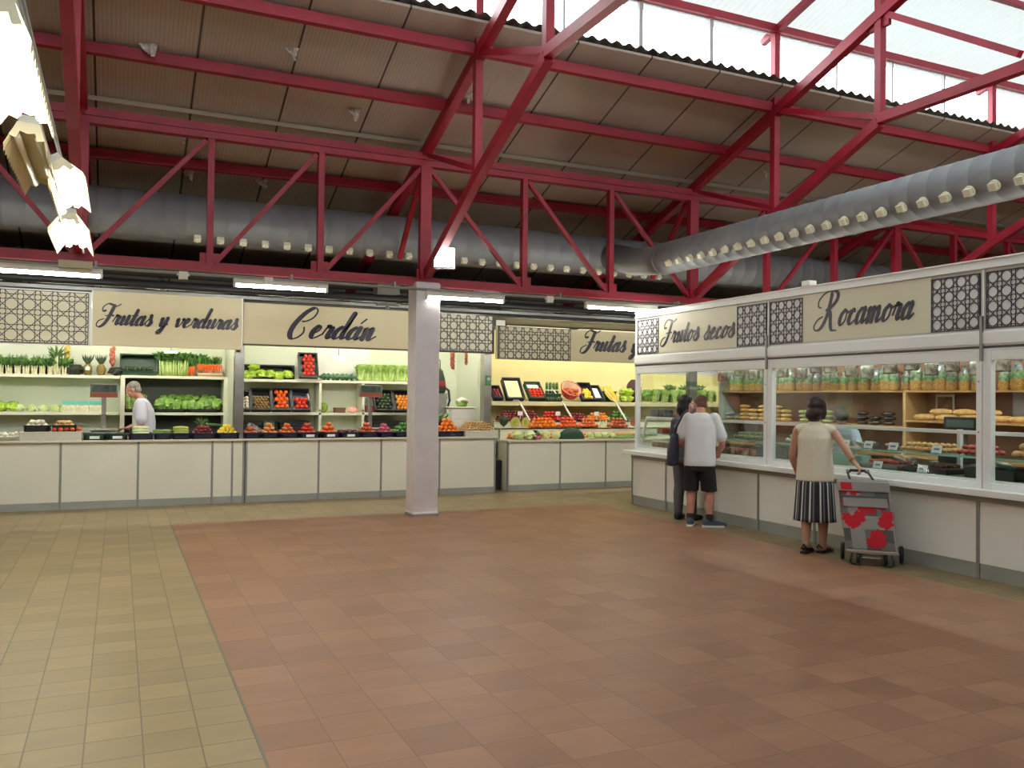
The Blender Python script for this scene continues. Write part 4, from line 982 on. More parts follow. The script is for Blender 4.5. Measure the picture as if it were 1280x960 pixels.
PR['broccoli'] = ('broccoli', (lambda mb: [mb.ell((.05*math.cos(a)*q,.05*math.sin(a)*q,.045+.028*(1-q)),(.03,.03,.026),9,6,nz=.25,nf=6,seed=a) for a,q in [(k*1.05,1) for k in range(6)]+[(0,0),(.5,.5),(2.6,.5),(4.6,.5)]] and mb.cyl((0,0,-.01),(0,0,.045),.02,.035,10))(MB()).mesh('broccoli', fm('broccoli', c(60,96,66), c(84,120,84), .7, 40), True), [])
def cauli():
    mb = MB()
    for k in range(14):
        a = k*2.4; q = math.sqrt(k/14); mb.ell((.07*q*math.cos(a),.07*q*math.sin(a),.06+.04*(1-q*q)),(.03,.03,.028),9,6,nz=.15,nf=6,seed=k)
    return mb.mesh('cauliflower', fm('cauli', c(238,234,208), c(246,244,226), .6), True)
def caulileaf():
    mb = MB()
    for k in range(8):
        a = 2*PI*k/8; vs = []; fs = []
        for i in range(5):
            t = i/4; r = .05+.035*math.sin(t*1.6); z = t*.085; w = .035*(1-.5*t)
            for s in (-1,1): vs.append((r*math.cos(a)-s*w*math.sin(a), r*math.sin(a)+s*w*math.cos(a), z))
        for i in range(4): fs.append((2*i,2*i+1,2*i+3,2*i+2))
        mb.add(vs, fs)
    return mb.mesh('leaves', LEAF2, True)
PR['cauliflower'] = ('cauliflower', cauli(), [('leaves', caulileaf())])
def romaine_ribs():
    mb = MB()
    for k in range(14):
        a = k*2.4; r0 = .012+.003*k; pts = []
        for i in range(6):
            t = i/6.5; r = r0*(.6+t*1.1)+.03*t*t*(k/14)+.012; pts.append((r*math.cos(a), r*math.sin(a), .25*t*(1-.012*k)))
        mb.tube(pts, .011, 6, taper=[1.3,1.2,1,.7,.45,.2])
    return mb
def romaine():
    mb = MB()
    for k in range(14):
        a = k*2.4; r0 = .012+.003*k; vs = []; fs = []
        for i in range(8):
            t = i/7; w = .012+.034*math.sin(min(1,t*1.15)*PI*.62)*(.7+.3*t); r = r0*(.6+t*1.1)+.03*t*t*(k/14); z = .25*t*(1-.012*k)
            for q in (-1,-.5,0,.5,1):
                vs.append((r*math.cos(a)-q*w*math.sin(a)+.012*(1-q*q)*math.cos(a), r*math.sin(a)+q*w*math.cos(a)+.012*(1-q*q)*math.sin(a), z+.006*math.sin(q*6+k+t*9)*t))
        for i in range(7):
            for j in range(4): fs.append((i*5+j,i*5+j+1,(i+1)*5+j+1,(i+1)*5+j))
        mb.add(vs, fs)
    return mb
ROM = mat('romaine', c(120,168,60), .5, col2=c(206,226,150), vscale=9)
PR['romaine'] = ('romaine_lettuce', romaine().mesh('romaine', ROM, True), [('pale_ribs', romaine_ribs().mesh('pale_ribs', STALK, True)), ('root_end', MB().lathe([(.02,-.012),(.03,-.004),(.034,.03),(.03,.06)],12).mesh('root_end', ROOTW, True))])
def bunch(n, h, r, spread, seed, leafh, leafm_w=.02, leafn=5):
    rnd = random.Random(seed); st = MB(); lf = MB()
    for k in range(n):
        a = k*2.4; q = math.sqrt((k+.5)/n); x, y = r*q*math.cos(a), r*q*math.sin(a); top = Vector((x*spread, y*spread, h*rnd.uniform(.9,1.05)))
        st.tube([(x,y,0),(x*1.1,y*1.1,h*.4),top], .011 if n > 6 else .014, 7, taper=[1.1,1,.6])
        for m_ in range(leafn):
            d = Vector((rnd.uniform(-1,1),rnd.uniform(-1,1),rnd.uniform(.6,1.6))).normalized(); L_ = leafh*rnd.uniform(.6,1.1); sd = d.cross(Vector((rnd.uniform(-1,1),rnd.uniform(-1,1),.2))).normalized()*leafm_w
            p = top - Vector((0,0,h*.12)); q1 = p + d*L_*.5; q2 = p + d*L_ + Vector((d.x*.02,d.y*.02,-.02))
            lf.add([p, q1-sd, q2, q1+sd], [(0,1,2,3)])
    return st, lf
st, lf = bunch(8,.26,.035,1.25,4,.14,.024,9)
PR['celery'] = ('celery', st.mesh('celery', STALK, True), [('leaves', lf.mesh('leaves', LEAF, True))])
st, lf = bunch(6,.13,.03,1.6,8,.21,.009,7)
for k in range(6):
    a = k*2.4; q = math.sqrt((k+.5)/6); st.ell((.03*q*math.cos(a),.03*q*math.sin(a),.01),(.019,.019,.022),8,6)
PR['spring_onion'] = ('spring_onion_bunch', st.mesh('spring_onion', ROOTW, True), [('leaves', lf.mesh('leaves', mat('onion_green', c(70,120,56), .5, col2=c(120,164,80), vscale=10), True))])
st, lf = bunch(5,.28,.028,1.5,8,.22,.014,7)
PR['leek'] = ('leek_bunch', st.mesh('leek', ROOTW, True), [('leaves', lf.mesh('leaves', mat('leek_green', c(70,110,60), .5, col2=c(130,164,96), vscale=8), True))])
def carrots():
    a_, b_ = MB(), MB(); rnd = random.Random(2)
    for k in range(9):
        x = (k-4)*.022; y = rnd.uniform(-.02,.02); a_.tube([(x*1.5,y-.02,0),(x*1.25,y-.01,.07),(x,y,.14),(x,y,.15)],.014,8,taper=[.15,.7,1,.6])
        for m_ in range(6):
            d = Vector((rnd.uniform(-.4,.4),rnd.uniform(-.3,.3),1)).normalized(); sd = Vector((rnd.uniform(-1,1),rnd.uniform(-1,1),0)).normalized()*.012; p = Vector((x,y,.145)); L_ = rnd.uniform(.1,.18)
            b_.add([p,p+d*L_*.5-sd,p+d*L_,p+d*L_*.5+sd],[(0,1,2,3)])
    return a_.mesh('carrot_bunch', mat('carrot', c(226,88,24), .45, col2=c(238,116,44), vscale=20), True), b_.mesh('leaves', LEAF, True)
ca, cb2 = carrots(); PR['carrot'] = ('carrot_bunch', ca, [('leaves', cb2)])
def pineapple():
    a_ = MB(); vs = []; fs = []; n, kk = 20, 14
    for i in range(kk+1):
        t = i/kk
        for j in range(n):
            r = .062*math.sin(.35+t*2.45)**.6*(1+.05*math.cos(j*PI)*math.cos(i*PI)); a = 2*PI*(j+.5*(i%2))/n; vs.append((r*math.cos(a), r*math.sin(a), t*.17))
    for i in range(kk):
        for j in range(n): fs.append((i*n+j,i*n+(j+1)%n,(i+1)*n+(j+1)%n,(i+1)*n+j))
    fs += [tuple(range(n-1,-1,-1)), tuple(range(kk*n,(kk+1)*n))]; a_.add(vs, fs)
    b_ = MB()
    for k in range(22):
        a = k*2.4; q = k/22; L_ = .16-.07*(1-q)*0-.04*q; out = .07*(1-q)+.01
        p = Vector((.018*math.cos(a),.018*math.sin(a),.165)); e = p + Vector((out*math.cos(a),out*math.sin(a),L_)); m_ = (p+e)/2 + Vector((out*.25*math.cos(a),out*.25*math.sin(a),0)); sd = Vector((-math.sin(a),math.cos(a),0))*.012
        b_.add([p-sd,p+sd,m_+sd*.8,e,m_-sd*.8],[(0,1,2,3,4)])
    return a_.mesh('pineapple', mat('pineapple_skin', c(150,126,60), .55, col2=c(110,96,50), vscale=40, bump=.4), True), b_.mesh('crown', mat('pineapple_leaf', c(84,106,80), .5), True)
pa, pb = pineapple(); PR['pineapple'] = ('pineapple', pa, [('crown', pb)])
def grapes():
    mb = MB(); rnd = random.Random(5)
    for k in range(34):
        t = k/34; a = k*2.4; r = .045*(1-t)**.6; mb.ell((r*math.cos(a)*1.3, -.03+.1*t-.05, .02+r*math.sin(a)*.5+.02),(.0125,.0125,.0125),7,5)
    return mb.mesh('grape_bunch', fm('grape', c(86,30,46), c(116,44,60), .25), True)
PR['grapes'] = ('grape_bunch', grapes(), [])
PR['melon'] = ('melon', MB().ell((0,0,0),(.085,.075,.075),18,12).mesh('melon', fm('melon', c(196,206,130), c(226,226,170), .5, 8), True), [])
PR['greenmelon'] = ('melon', MB().ell((0,0,0),(.08,.08,.085),16,12).mesh('green_melon', fm('greenmelon', c(150,170,60), c(110,140,50), .4, 9), True), [])
def half(name, skin, flesh, core, rx, ry, rz):
    mb = MB(); n = 20; k = 7; vs = []; fs = []
    for i in range(k+1):
        t = PI/2*i/k
        for j in range(n): a = 2*PI*j/n; vs.append((rx*math.cos(t)*math.cos(a) if i < k else .001*math.cos(a), rz*math.sin(t), ry*math.cos(t)*math.sin(a) if i < k else .001*math.sin(a)))
    for i in range(k):
        for j in range(n): fs.append((i*n+j,(i+1)*n+j,(i+1)*n+(j+1)%n,i*n+(j+1)%n))
    mb.add(vs, fs)
    f = MB(); 
    f.add([(rx*.96*math.cos(2*PI*j/n), -.002, ry*.96*math.sin(2*PI*j/n)) for j in range(n)], [tuple(range(n))])
    f.add([(rx*.99*math.cos(2*PI*j/n), .0, ry*.99*math.sin(2*PI*j/n)) for j in range(n)], [tuple(range(n))])
    g = MB().ell((0,-.003,0),(rx*.38,.006,ry*.5),12,8)
    return (name, mb.mesh(name, skin, True), [('flesh', f.mesh('flesh', flesh)), ('seed_core', g.mesh('seed_core', core, True))])
PR['halfgreen'] = half('cut_melon', mat('melon_skin_dark', c(48,66,40), .4), mat('melon_flesh', c(226,224,130), .3), mat('melon_core', c(196,206,90), .3), .085, .10, .07)
PR['papaya'] = half('cut_papaya', mat('papaya_skin', c(110,130,50), .4), mat('papaya_flesh', c(236,190,50), .3), mat('papaya_core', c(214,150,40), .4), .075, .155, .06)
PR['pinkham'] = half('cut_watermelon', mat('pink_skin', c(214,180,150), .4), mat('pink_flesh', c(220,130,110), .35), mat('pink_core', c(232,170,150), .4), .085, .05, .05)
PR['coconut'] = half('cut_coconut', mat('coco_skin', c(150,100,70), .7, bump=.3), mat('coco_flesh', c(206,130,100), .4), mat('coco_core', c(190,110,80), .5), .085, .075, .06)
PR['asparagus'] = ('asparagus_bunch', (lambda mb: [mb.tube([(.013*math.cos(k*2.4)*math.sqrt(k/4),.013*math.sin(k*2.4)*math.sqrt(k/4),0),(.013*math.cos(k*2.4)*math.sqrt(k/4),.013*math.sin(k*2.4)*math.sqrt(k/4),.17),(.013*math.cos(k*2.4)*math.sqrt(k/4),.013*math.sin(k*2.4)*math.sqrt(k/4),.21)],.0075,6,taper=[1,1,.3]) for k in range(14)] and mb)(MB()).mesh('asparagus', fm('asparagus', c(74,104,60), c(110,136,80), .5), True), [('band', MB().lathe([(.031,.05),(.033,.052),(.033,.07),(.031,.072)],12).mesh('band', mat('band_white', c(220,220,206), .5), True))])
PR['aubergine'] = ('aubergine', fruit('aubergine', .036, fm('aubergine', c(44,24,44), c(60,32,56), .2), 1.9, 0), [('calyx', MB().lathe([(.03,.05),(.02,.064),(.008,.072),(.006,.09)],8).mesh('calyx', LEAF, True))])

def put(key, loc, lab, group=None, rot=None, sc=1.0, cat=None, name=None):
    nm, me, parts = PR[key]
    o = bpy.data.objects.new(name or nm, me); COL.objects.link(o)
    o.location = loc; o.rotation_euler = rot if rot is not None else (0,0,random.random()*6.28)
    o.scale = (sc,)*3 if isinstance(sc, (int,float)) else sc
    tag(o, lab, cat or nm.replace('_',' '), group)
    for pn, pm in parts:
        q = bpy.data.objects.new(pn, pm); COL.objects.link(q); q.parent = o
    return o
def heap(key, x0, x1, y0, y1, z, r, layers, lab, group, flat=True, tumble=True, squash=.9):
    """hexagonal layers of one fruit resting on each other"""
    s = r*2.06; dz = r*1.5
    for L_ in range(layers):
        inx = L_*s*.5; ny = max(1, int((y1-y0-2*inx)/(s*.88))); row = 0; y = y0+inx+r
        while y <= y1-inx-r*.6:
            x = x0+inx+r+(row%2)*s*.5
            while x <= x1-inx-r*.9:
                rot = (random.uniform(-.5,.5),random.uniform(-.5,.5),random.random()*6) if tumble else (0,0,random.random()*6)
                put(key, (x+random.uniform(-.004,.004), y+random.uniform(-.004,.004), z+r*squash+L_*dz+random.uniform(0,.004)), lab, group, rot, random.uniform(.88,1.06))
                x += s
            y += s*.88; row += 1
def crate(x, y, z, w, d, h, m, lab, tilt=0.0, card=False, rz=0.0):
    th = .012
    mb = MB().box(-w/2,w/2,0,d,0,.010)
    for k in range(3):
        a = h*(.02+.34*k); b = a+h*.26 if k < 2 else h
        if k < 2: a += .0
        mb.box(-w/2,w/2,0,th,a,b).box(-w/2,w/2,d-th,d,a,b).box(-w/2,-w/2+th,th,d-th,a,b).box(w/2-th,w/2,th,d-th,a,b)
    for sx in (-1,1):
        for yy in (0,d-.03): mb.box(sx*w/2-(.03 if sx>0 else 0), sx*w/2+(0 if sx>0 else .03), yy, yy+.03, 0, h)
    mb.box(-w/2-.008,w/2+.008,-.008,.014,h-.014,h).box(-w/2-.008,w/2+.008,d-.014,d+.008,h-.014,h).box(-w/2-.008,-w/2+.014,0,d,h-.014,h).box(w/2-.014,w/2+.008,0,d,h-.014,h)
    o = mb.build('produce_crate', m, None, loc=(x,y,z), rot=(tilt,0,rz)); tag(o, lab, 'crate')
    if card: MB().box(-.06,.06,-.012,-.009,h*.2,h*.62).build('price_card', CARD, o)
    return o

# ------------------------------------------------------------------ the front row of crates on the fruit counters
CZ = .925; CY = 12.86; CD = .38; CH = .085
def loaded(x0, x1, key, r, layers, what, m=NAVY, card=False, z=CZ, zoff=.045, where='on the fruit counter', d=CD, nudge=0, y=CY, h=CH):
    crate((x0+x1)/2, y, z, (x1-x0)-.012, d, h, m, 'low crate of %s %s' % (what, where), card=card)
    if key: heap(key, x0+.018, x1-.018, y+.014, y+d-.014, z+zoff, r, layers, '%s heaped in a low crate' % PRN(key, what) if where == 'on the fruit counter' else '%s heaped %s' % (PRN(key, what), where), 'heap of %s %s' % (what, where))
def PRN(key, what): return 'one of the ' + what
def box_plinth(x0, x1, lab, z1=1.035):
    o = MB().box(x0, x1, 12.815, 13.3, CZ, z1).box(x0-.006, x1+.006, 12.809, 13.306, z1-.012, z1+.004).build('display_box', SLAB, None, bevel=.004); tag(o, lab, 'display box')
box_plinth(-1.16, -.435, 'white display box raising two black crates on the first counter')
loaded(-1.125, -.82, 'garlic', .031, 2, 'white garlic', BLACK, z=1.040, where='on the white display box', y=12.9)
loaded(-.80, -.50, 'potato', .030, 2, 'tan potatoes', BLACK, z=1.040, where='on the white display box', y=12.95, d=.30)
for k in range(9): put('persimmon' if k%2 else 'tomato', (-.76+.037*k*1.9, 12.86, 1.040+.033) if k < 5 else (-.47-.0*k, 12.86+.08*(k-5)*1.1, 1.073), 'red fruit lying loose along the front of the white display box', 'loose red fruit on the display box', sc=.75)
t = tag(MB().lathe([(.10,0),(.17,.05),(.175,.055),(.165,.05),(.10,.008),(.002,.008)],20).build('produce_bowl', WHITE2, None, smooth=True, loc=(-1.33,13.0,CZ)), 'white bowl of pale vegetables at the picture\'s left edge', 'bowl')
for k in range(9): put('mushroom', (-1.33+.055*math.cos(k*2.4)*math.sqrt(k)*.75, 13.0+.055*math.sin(k*2.4)*math.sqrt(k)*.75, CZ+.045+.012*math.sqrt(k)+.012), 'pale mushroom in the white bowl at the picture\'s left edge', 'mushrooms in the white bowl', sc=.95)
crates = [(-.42,-.14,None,0,0,'dark glossy aubergines',GREENCR,True),(-.13,.13,None,0,0,'dark avocados',GREENCR,True),(.14,.455,'paleziz',.022,0,'pale zucchini',NAVY,False),
 (.465,.685,'bean',.01,0,'green beans',NAVY,False),(.695,.94,'cucumber',.021,0,'yellow cucumbers',NAVY,False),(.95,1.29,'plum',.028,3,'dark red plums',NAVY,False),(1.30,1.60,'lemon',.031,3,'yellow lemons',NAVY,False),
 (1.66,1.90,'apple',.037,3,'red apples',NAVY,False),(1.91,2.165,'nectarine',.036,3,'yellow-red nectarines',NAVY,False),(2.175,2.45,'peach',.036,3,'orange peaches',NAVY,False),
 (2.46,2.765,'tomato',.036,3,'ripe tomatoes',NAVY,True),(2.775,3.07,'persimmon',.040,3,'orange persimmons',NAVY,True),(3.08,3.375,'grapes',.0,0,'black grapes',NAVY,True),
 (3.385,3.66,'apple',.037,3,'red apples next to the grapes',NAVY,False),(3.67,3.915,'red_onion',.034,3,'pink onions',NAVY,False),(3.925,4.30,'pepper',.038,3,'green peppers',NAVY,False)]
for x0,x1,key,r,lay,what,m,card in crates:
    if key in (None,'paleziz','bean','cucumber','grapes'):
        loaded(x0,x1,None,r,lay,what,m,card)
        xc=(x0+x1)/2; g='heap of '+what
        if what.startswith('dark glossy'):
            for k in range(5): put('aubergine',(x0+.05+k*.044,13.03,CZ+.05),'dark aubergine lying in its low green crate',g,rot=(PI/2,0,0))
        elif what == 'dark avocados': heap('avocado',x0+.02,x1-.02,CY+.018,CY+CD-.02,CZ+.012,.033,1,'dark avocado in its low green crate',g)
        elif key == 'grapes':
            for a in range(3):
                for b in range(4): put('grapes',(x0+.065+.082*a,12.93+.085*b,CZ+.045+.01*(b%2)),'bunch of black grapes in the third crate left of the column crates',g,sc=.85)
        else:
            rr=r; n=int((CD-.05)/(2.1*rr)); lays=3 if key!='bean' else 4
            for L_ in range(lays):
                for k in range(n-L_):
                    reps=1 if (x1-x0)<.27 or key=='bean' else 1
                    for q in ((-.055,.055) if key=='bean' else (0,)):
                        put(key,(xc+q+random.uniform(-.01,.01),CY+.025+rr+2.1*rr*(k+L_*.5),CZ+.06+rr+L_*rr*1.65),'%s heaped in a low crate before the vendor'%{'paleziz':'pale zucchini','bean':'green bean','cucumber':'yellow cucumber'}[key],g,rot=(0,0,random.uniform(-.08,.08)),sc=(min(1,(x1-x0-.05)/.25) if key!='bean' else .8,1,1) if key!='cucumber' else (.85,1,1))
    else: loaded(x0,x1,key,r,lay,what,m,card)
loaded(4.62, 5.07, 'orange', .038, 4, 'bright oranges', NAVY, where='beside the white column')
box_plinth(5.085, 5.66, 'white display box of walnuts at the end of the second counter', 1.02)
heap('walnut', 5.10, 5.62, 12.84, 13.20, 1.026, .022, 4, 'walnut heaped on the white display box', 'walnuts on the white display box')
for k in range(5): put('garlic', (5.16+.07*k, 13.27, 1.026+.026), 'garlic bulb behind the walnuts', 'garlic bulbs behind the walnuts')
# second row on the counters
put('leek', (1.13,13.30,CZ), 'single leek bunch standing behind the plums', None, sc=.7)
for k in range(6): put('zucchini', (1.27+.05*(k%3),13.28+.05*(k//3),CZ+.17+.0*k if k<3 else CZ+.17), 'green zucchini piled behind the lemons', 'zucchini behind the lemons', rot=(0,.15,.5))
o = MB().box(1.12,1.56,13.25,13.42,CZ,CZ+.145).box(1.10,1.58,13.24,13.43,CZ+.13,CZ+.145).build('produce_crate', BLACK, None, bevel=.004); tag(o, 'black crate under the zucchini behind the lemons', 'crate')
t = thing('clear_tray', 'tilted clear plastic tray behind the red apples', 'tray', (1.86,13.29,CZ)); t.rotation_euler = (.0,.55,.2)
MB().box(-.16,.16,-.08,.08,.10,.105).box(-.16,.16,-.08,-.075,.105,.15).box(-.16,.16,.075,.08,.105,.15).box(-.16,-.155,-.08,.08,.105,.15).box(.155,.16,-.08,.08,.105,.15).build('shell', SWEET['clear'], t); MB().box(-.165,.165,-.085,.085,.15,.153).build('lid', SWEET['clear'], t)
put('plum', (2.62,13.28,CZ+.14), 'single dark fruit standing above the tomatoes', None, sc=1.6)
for k in range(3): put('aubergine', (4.80+.08*k,13.22,1.13), 'aubergine slanting behind the oranges', 'aubergines behind the oranges', rot=(.3,-.9,.0), sc=1.4)
for k in range(2): put('zucchini', (4.73+.10*k,13.26,1.16), 'long dark zucchini slanting behind the oranges', 'zucchini behind the oranges', rot=(.0,-.8,.1), sc=1.4)
put('cauliflower', (5.20,13.30,1.40), 'white cauliflower set high on a crate behind the oranges', None, sc=1.25)
o = MB().box(4.98,5.42,13.20,13.42,CZ,1.20).box(4.96,5.44,13.18,13.44,1.38,1.40).box(5.0,5.4,13.22,13.4,1.20,1.38).build('foam_box', mat('foam_white', c(232,234,226), .7), None, bevel=.01); tag(o, 'white foam box under the cauliflower behind the walnuts', 'box')

# ------------------------------------------------------------------ first stall shelves
for k in range(10): put('spring_onion', (-1.75+.105*k, 14.24, 1.822), 'spring onion bunch with white bulbs on the upper left shelf', 'spring onions on the upper left shelf', sc=1.0)
for x0,x1,lab in ((-1.8,-1.22,'tilted dark crate standing behind the spring onions at the picture\'s left edge'),(-1.16,-.62,'tilted dark crate standing behind the spring onions beside the tall leek')):
    crate((x0+x1)/2, 14.40, 1.825, x1-x0, .22, .10, NAVY, lab, tilt=1.45)
put('leek', (-.84,14.22,1.822), 'tall leek bunch rising above the spring onions', None, sc=1.02)
put('spring_onion', (-.72,14.22,1.822), 'last spring onion bunch, right of the tall leek', None)
put('kale', (-.60,14.26,1.905), 'dark kale heap beside the spring onions', None)
put('kale', (-.03,14.26,1.89), 'dark kale heap beside the green crate', None, sc=.85)
put('pineapple', (-.42,14.25,1.822), 'pineapple with its price tag, left of the pair', None); put('pineapple', (-.24,14.25,1.822), 'pineapple on the right of the pair', None)
o = MB().box(-.03,.03,-.003,0,0,.05).box(-.006,.006,-.004,.001,.05,.07).build('price_tag', CARD, None, loc=(-.42,14.178,1.90)); tag(o, 'white price tag on the left pineapple', 'price tag')
def hang_string(x, y, z, L_, m1, lab, n, r, name='produce_string'):
    t = thing(name, lab, 'string of produce', (x,y,z))
    MB().cyl((0,0,0),(0,0,-L_*.15),.004,n=6).build('cord', mat('string', c(190,170,130), .8), t)
    mb = MB(); rnd = random.Random(n)
    for k in range(n):
        a = k*2.4; mb.ell((r*.8*math.cos(a),r*.8*math.sin(a),-L_*(.15+.85*k/n)),(r,r,r*1.5),8,6)
    mb.build('bulbs', m1, t, smooth=True)
hang_string(-.70,14.3,2.28,.28,mat('corn_yellow', c(220,190,90), .5),'yellow string of peppers hanging left of the pineapples',16,.024)
hang_string(-.09,14.3,2.28,.30,mat('garlic_red', c(190,110,90), .5),'reddish garlic string hanging right of the pineapples',12,.026)
hang_string(5.085,13.45,2.36,.32,mat('chili_red', c(150,70,60), .5),'dark red chilli string hanging beside the column',22,.024)
hang_string(5.33,13.45,2.36,.25,mat('chili_orange', c(170,96,60), .5),'thin rusty chilli string hanging nearer the steel end post',16,.017)
# the big green crate and the greens
crate(.28, 14.37, 1.84, .52, .30, .12, GREENCR, 'large dark green crate tilted on the shelf above the vendor', tilt=1.25, card=False)
o = MB().box(.05,.53,14.11,14.27,1.838,1.90).box(.04,.54,14.10,14.28,1.89,1.905).box(.28,.34,14.096,14.1,1.85,1.88).build('produce_crate', GREENCR, None, bevel=.004); tag(o, 'shallow dark green crate in front of the tilted one', 'crate')
heap('avocado', .08, .50, 14.12, 14.27, 1.90, .03, 1, 'dark avocado above the vendor in the green crate', 'avocados in the shallow green crate')
for k in range(5): put('celery', (.61+.085*k, 14.27, 1.838), 'tall celery head with pale stalks on the top shelf', 'celery heads on the top shelf', sc=1.15)
for k in range(2): put('celery', (1.02+.16*k, 14.36, 1.838), 'celery head standing behind the carrots', 'celery heads behind the carrots', sc=1.1)
put('carrot', (1.03,14.20,1.838), 'carrot bunch standing directly on the shelf beside the celery', None, sc=1.0)
t = thing('display_tray', 'white tray holding carrot bunches at the shelf end', 'tray', (1.30,14.08,1.838)); MB().box(-.17,.17,0,.3,0,.03).build('base', WOOD, t); MB().box(-.175,.175,-.006,.306,.03,.048).build('rim', WHITE2, t)
for k in range(3): put('carrot', (1.20+.105*k,14.20,1.89), 'carrot bunch standing in the white tray', 'carrots in the white tray', sc=.9)
# lettuces in the unit
for k in range(8): put('green_lettuce%d' % (k%2), (.60+.115*k,14.22,1.385), 'leafy green lettuce in the row behind the vendor', 'green lettuces behind the vendor', sc=(1,1,1.25))
for k in range(7): put('green_lettuce%d' % (k%2), (.66+.115*k,14.36,1.44), 'leafy green lettuce in the rear row behind the vendor', 'rear row of green lettuces', sc=(1,1,1.3))
for k in range(3): put('romaine', (.15+.08*k,14.24,1.31), 'pale romaine lettuce upright left of the vendor\'s head', 'romaine lettuces left of the vendor')
for x,w,lab in ((.27,.40,'black crate under the romaine lettuces left of the vendor'),(.72,.46,'black crate under the first green lettuces behind the vendor'),(1.21,.44,'black crate under the last green lettuces before the partition')):
    crate(x,14.10,1.277,w,.32,.05,BLACK,lab)
for x,w,lab,m in ((.35,.5,'dark crate on the bottom shelf left behind the vendor',BLACK),(.80,.36,'dark blue crate on the bottom shelf behind the vendor',NAVY),(1.2,.4,'dark green crate on the bottom shelf near the partition',GREENCR)):
    crate(x,14.10,.802,w,.32,.17,m,lab)
for k in range(10): put('pepper', (.2+.125*k,14.2,.802+.175), 'green pepper showing over the bottom crates behind the vendor', 'green peppers in the bottom crates')
# pale cabbages
for k in range(8): put('smallcab', (-1.30+.155*k if k<4 else -1.30+.142*k,14.22,1.335), 'pale green cabbage in the row on the middle left shelf', 'pale cabbages on the middle left shelf')
for k in range(4): put('lettuce%d' % (k%2), (-1.86+.16*k,14.24,1.355), 'yellow-green lettuce at the picture\'s left edge', 'lettuces at the left edge')
for k in range(3):
    t = thing('vegetable_carton', '%s teal and white carton on the middle shelf behind the scale' % ('first','second','third')[k], 'carton', (-.66+.18*k,14.16,1.277))
    MB().box(-.085,.085,0,.10,0,.105).build('body', mat('carton_cream', c(226,220,196), .5, var=.2, vscale=14), t, bevel=.003)
    MB().box(-.086,.086,-.001,.10,.105,.165).build('top_band', mat('carton_teal', c(110,190,176), .45), t); MB().ell((0,-.002,.06),(.06,.004,.03),14,8).build('printed_picture', ROOTW, t, smooth=True)
# scales
def scale(x, y, lab, h, w=.35):
    t = thing('shop_scale', lab, 'scale', (x,y,CZ))
    MB().box(-.16,.16,-.12,.14,0,.10).build('scale_base', GREY, t, bevel=.012); MB().box(-.17,.17,-.13,.15,.11,.135).build('weighing_pan', STEEL, t, bevel=.006)
    MB().box(-.03,.03,.03,.07,.13,h-.17).build('pole', STEEL, t)
    MB().box(-w/2,w/2,0,.07,h-.19,h).build('display_head', mat('scale_grey', c(120,122,118), .4), t, bevel=.008)
    MB().box(-w/2,w/2,-.006,.0,h-.19,h-.125).build('label_band', mat('scale_red', c(150,70,50), .5), t); MB().box(-w/2+.02,w/2-.02,-.005,.0,h-.115,h-.015).build('display', mat('scale_lcd', c(80,90,84), .15, var=.3, vscale=9, spec=.8), t)
scale(-.18,13.25,'market scale with a red band on its tall pole, first fruit stall',.765)
scale(3.64,13.25,'market scale with a red band, second fruit stall',.81,.36)
o = MB().box(-.085,.085,0,.05,0,.11).box(-.09,.09,-.004,.054,.10,.118).box(-.07,.07,-.006,0,.015,.09).build('price_sign', mat('red_brown', c(120,52,40), .4), None, bevel=.003, loc=(3.87,14.11,1.282)); tag(o, 'small red-brown box beside the second scale', 'box')

# ------------------------------------------------------------------ second stall shelves
for k in range(6): put('lettuce%d' % (k%2), (1.86+.155*k if k<1 else 1.80+.142*k,14.22+random.uniform(-.03,.03),1.885+random.uniform(-.005,.02)), 'bright yellow-green lettuce in the row on the second stall\'s top shelf', 'bright lettuces on the top shelf', sc=.95)
put('lettuce1', (1.98,14.25,2.0), 'bright lettuce heaped on top of the row', None, sc=.9)
crate(2.2, 14.40, 1.815, .86, .22, .10, NAVY, 'long dark blue crate tilted behind the bright lettuces', tilt=1.45)
def tilted(x, y, z, w, L_, m, key, r, lab, flab, g, tilt=1.05, back=None, rows=None):
    o = crate(x, y, z, w, L_, .10, m, lab, tilt=tilt)
    if key is None: return o
    M_ = Matrix.Translation((x,y,z)) @ Matrix.Rotation(tilt, 4, 'X')
    s = r*2.08; ny = rows or int((L_-.03)/(s*.9)); nx = int((w-.03)/s); pad = (w-nx*s)/2
    for j in range(ny):
        for i in range(nx - (j%2 if nx > 2 else 0)):
            p = M_ @ Vector((-w/2+pad+s*(i+.5)+(s*.5 if j%2 and nx > 2 else 0), .018+r+j*s*.88, .02+r+.03))
            put(key, p, flab, g, rot=(random.uniform(-.6,.6)+tilt,random.uniform(-.6,.6),random.random()*6))
    return o
tilted(2.82,14.12,1.83,.30,.42,BLACK,'tomato',.034,'black crate of tomatoes tilted beside the cupboard door','tomato in the tilted crate beside the cupboard door','tomatoes beside the cupboard door',tilt=1.2)
for k in range(7): put('broccoli', (3.10+.078*k,14.2+.05*(k%2),1.822), 'dark green broccoli in the row below the cupboard door', 'broccoli row on the second top shelf', sc=1.15)
for k in range(9): put('romaine', (3.72+.105*k,14.22,1.822), 'upright romaine lettuce in the row left of the column', 'romaine lettuces left of the column', rot=(-.1,random.uniform(-.12,.12),random.random()*6), sc=1.12)
o=MB().box(3.7,4.6,14.36,14.40,1.815,2.02).box(3.68,4.62,14.35,14.41,2.01,2.03).build('produce_crate', GREENCR, None, bevel=.004); tag(o,'dark crate side standing behind the romaine lettuces','crate')
